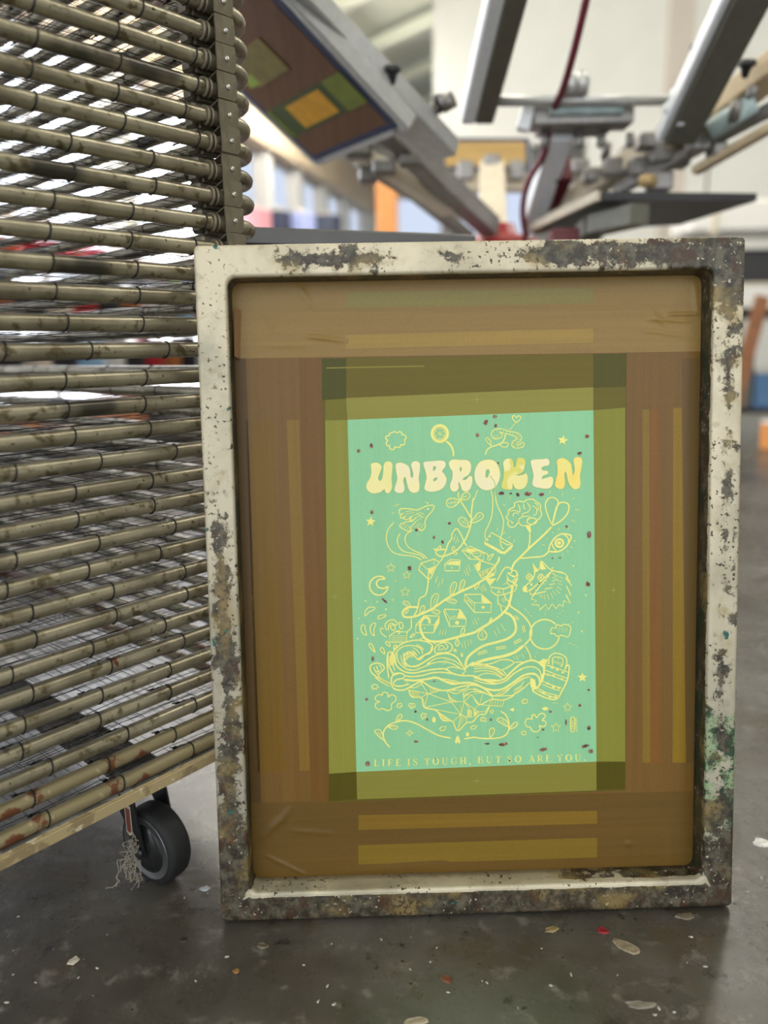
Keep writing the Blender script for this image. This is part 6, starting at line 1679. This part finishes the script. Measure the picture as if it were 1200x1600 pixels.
# ================================================================= SHELVING along the left wall
sh = thing('storage_shelving', 'grey shelving unit of ink tubs under the windows, seen through the rack', 'shelving', wp(5.9, .05, 0), (0, 0, -TH))
SU = 3.3
for z in (.18, .52, .86, 1.2):
    m = MB(); m.box((.22, 0, z), (.42, SU, .03), bev=.004); m.build('shelf_board', M['shelfmetal'], sh)
for y in (-SU / 2 + .02, SU / 2 - .02):
    for x in (.03, .41): m = MB(); m.box((x, y, .62), (.035, .035, 1.24)); m.build('upright', M['shelfmetal'], sh)
def tub(u, v, z, r, hgt, col, label, lid=None, group='ink tubs on the shelving'):
    o = thing('ink_tub', label, 'ink tub', wp(u, v, z), group=group)
    key = 'tub_%d_%d_%d' % col; mt = bpy.data.materials.get(key) or plain(key, col, .45, 0, .05, 8)
    m = MB(); m.lathe([(r * .9, 0), (r, hgt * .9), (r * 1.04, hgt * .92), (r * 1.04, hgt * .96)], (0, 0, 0), n=20); m.build('tub_body', mt, o)
    m = MB(); m.lathe([(r * 1.07, hgt * .93), (r * 1.07, hgt), (r * .95, hgt * 1.02)], (0, 0, 0), n=20); m.build('lid', M['white'] if lid is None else lid, o)
    return o
CN = {'pink': (226, 88, 116), 'salmon': (222, 120, 110), 'orange': (232, 96, 56), 'red': (178, 36, 44), 'blue': (44, 104, 206), 'sky': (150, 190, 222), 'white': (230, 226, 220), 'lime': (150, 206, 60), 'amber': (176, 104, 50), 'black': (40, 38, 40), 'cream': (226, 208, 188)}
rowt = [('orange', 'large'), ('salmon', ''), ('orange', ''), ('red', ''), ('pink', 'wide'), ('salmon', ''), ('pink', 'large'), ('red', ''), ('white', ''), ('pink', ''), ('amber', ''), ('lime', ''), ('blue', 'large'), ('sky', ''), ('white', ''), ('blue', '')]
near = {}
for i, (cn, sz) in enumerate(rowt):
    u = 4.42 + i * .2; prev_ = rowt[i - 1][0] if i else None
    if prev_: near_txt = 'just beyond the %s tub' % prev_ 
    else: near_txt = 'at the near end'
    prev2 = rowt[i - 2][0] if i > 1 else None
    lb = '%s ink tub on the top shelf %s' % (cn, near_txt) + (' and next %s one' % prev2 if prev2 else '')
    r_ = .085 if sz else .07
    tub(u, .2, 1.2151, r_, .17 if sz else .14, CN[cn], lb, plain('lid_%d' % i, tuple(int(x * .5 + 120) for x in CN[cn]), .5))
mid = ['white', 'amber', 'black', 'cream', 'red', 'black', 'amber', 'white', 'black', 'sky', 'amber', 'red', 'white']
low = ['amber', 'black', 'cream', 'black', 'sky', 'white', 'black', 'red', 'amber', 'black', 'white', 'black', 'orange']
for row, nm_, z_ in ((mid, 'middle', .8751), (low, 'lower', .5351)):
    for i, cn in enumerate(row):
        u = 4.40 + i * .25
        where = 'at the near end' if i == 0 else 'right after the %s one' % row[i - 1]
        if i > 1: where += ' that follows %s' % row[i - 2]
        if i == len(row) - 1: where = 'at the far end'
        tub(u, .23, z_, .105, (.24, .28, .21, .26)[(i * 5 + (nm_ == 'low')) % 4], CN[cn], '%s bucket on the %s shelf %s' % (cn, nm_, where), plain('bucket_lid', (150, 146, 138), .5), group='buckets on the %s shelf' % nm_)
for u, w, h_, col, lb in ((4.6, .3, .2, (188, 130, 90), 'brown cardboard box on the bottom shelf at the near end'), (5.05, .22, .16, (226, 214, 200), 'white carton on the bottom shelf beside a brown box'), (5.7, .28, .2, (170, 112, 78), 'brown cardboard box on the bottom shelf beyond the white carton'), (6.1, .3, .18, (62, 60, 62), 'black crate on the bottom shelf'), (6.8, .3, .2, (140, 62, 46), 'red brown box on the bottom shelf')):
    o = thing('storage_box', lb, 'box', wp(u, .22, .1951), (0, 0, -TH)); m = MB(); m.box((0, 0, h_ / 2), (.3, w, h_), bev=.008); m.build('box_body', plain('box_%d' % int(u * 100), col, .7), o)
    m = MB(); m.box((0, 0, h_ + .004), (.31, w * .98, .01), bev=.003); m.build('flap', plain('boxflap_%d' % int(u * 100), tuple(int(x * .9) for x in col), .7), o)
o = thing('air_duct', 'long white air duct at the back right, above the work table', 'duct', (2.782,6.3,1.64)); m = MB(); m.box((.9, 0, 0), (2.6, .4, .25), bev=.03); m.build('duct_body', M['white'], o)
for x in (-.2, 1.9): m = MB(); m.box((x, 0, 0), (.05, .43, .28), bev=.008); m.build('duct_collar', M['cream'], o)
for x in (-.2, 1.9): m = MB(); m.tube([(x, 0, .14), (x, 0, 2.6)], .012, 8); m.build('hanger', M['steel'], o)
# far clutter under the blue windows
for i, (u, v, w, h_, col, lb) in enumerate(((8.0, .25, .2, 2.0, (232, 160, 170), 'tall pink fabric roll standing far back by the windows'), (8.7, .25, .12, 2.1, (48, 54, 78), 'navy fabric roll standing by the windows, between pink and lilac rolls'), (9.2, .3, .16, 2.15, (168, 178, 226), 'lilac fabric roll standing far back by the windows'), (10.0, .3, .18, 2.25, (70, 76, 96), 'slate grey fabric roll standing far back by the windows'))):
    o = thing('fabric_roll', lb, 'roll', wp(u, v, 0)); m = MB(); k = plain('roll_%d' % i, col, .7)
    m.lathe([(w * .97, 0), (w, .02), (w, h_ - .02), (w * .97, h_)], (0, 0, 0)); m.build('rolled_cloth', k, o)
    m = MB(); m.lathe([(w * .3, h_ + .001), (w * .3, h_ + .05), (w * .24, h_ + .05), (w * .24, h_ + .002)], (0, 0, 0)); m.build('core_tube', M['cream'], o)
o = thing('orange_post', 'orange painted post standing before the pale back windows', 'post', (0.0821875,7.5,0)); m = MB(); m.box((0, 0, 1.1), (.2, .2, 2.2), bev=.02); m.build('post_shaft', M['orange'], o); m = MB(); m.box((0, 0, .015), (.34, .34, .03), bev=.005); m.build('base_plate', M['steel'], o)

# ================================================================= WORKTABLE at right
tb = thing('work_table', 'dark work table cluttered with goods, right of the frame', 'table', (2.50656,5.2,0))
m = MB(); m.box((.6, .35, .88), (1.6, .8, .05), bev=.006); m.build('table_top', M['black'], tb)
for x in (-.12, 1.3):
    for y in (.0, .7): m = MB(); m.box((x, y, .4275), (.07, .07, .855)); m.build('leg', M['shelfmetal'], tb)
m = MB(); m.box((.6, .35, .22), (1.5, .7, .03)); m.build('lower_shelf', M['black'], tb)
def clutter(name, label, cat, x, y, z, size, mat, lidm):
    o = thing(name, label, cat, (tb.location.x + x, tb.location.y + y, z)); m = MB(); m.box((0, 0, size[2] / 2), size, bev=.01); m.build(name + '_body', mat, o)
    m = MB(); m.box((0, 0, size[2] + .008), (size[0] * 1.02, size[1] * 1.02, .016), bev=.004); m.build('lid', lidm, o); return o
clutter('plastic_crate', 'white plastic crate on the work table', 'crate', .1, .3, .9055, (.6, .4, .16), M['white'], M['cream'])
clutter('tool_case', 'black tool case on top of the white crate', 'case', .15, .3, 1.0823, (.55, .36, .2), M['black'], M['blackknob'])
clutter('storage_bin', 'blue bin on the lower shelf of the work table', 'bin', .22, .25, .2355, (.3, .4, .24), plain('bin_blue', (92, 132, 176), .5), M['white'])
clutter('storage_bin', 'grey bin on the lower shelf of the work table', 'bin', -.02, .25, .2355, (.16, .4, .42), plain('bin_grey', (112, 112, 104), .5), M['blackknob'])
o = thing('wooden_plank', 'brown wooden plank leaning against the work table', 'plank', (tb.location.x - .1, tb.location.y - .12, 0)); m = MB(); m.beam((-.12, -.05, .02), (.12, .06, .98), .09, .025, up=(0, 1, 0)); m.build('plank_board', M['wood'], o)
clutter('paint_pot', 'orange pot on the floor beside the work table', 'pot', .05, -.35, 0.0, (.16, .16, .17), M['orange'], M['white'])

# ================================================================= LIGHT, CAMERA
w = bpy.data.worlds.new('World'); SC.world = w; w.use_nodes = True
bg = w.node_tree.nodes['Background']; bg.inputs['Color'].default_value = (.92, .96, 1.0, 1); bg.inputs['Strength'].default_value = 2.4
cam = bpy.data.cameras.new('Camera'); co = bpy.data.objects.new('Camera', cam); COL.objects.link(co)
cam.sensor_fit = 'VERTICAL'; cam.sensor_height = 36; cam.sensor_width = 27; cam.lens = 1174.81 / 1600 * 36
Rm = Matrix((CR, CU, -CF)).transposed().to_4x4(); Rm.translation = CAMC; co.matrix_world = Rm
cam.clip_start = .02; cam.clip_end = 100
cam.dof.use_dof = True; cam.dof.focus_distance = .90; cam.dof.aperture_fstop = 1.9
SC.camera = co
SC.view_settings.view_transform = 'Standard'; SC.view_settings.look = 'None'; SC.view_settings.gamma = 1; SC.view_settings.use_curve_mapping = False
SC.view_settings.exposure = 0.0
SC.cycles.max_bounces = 6; SC.cycles.use_denoising = True; SC.cycles.sample_clamp_indirect = 6
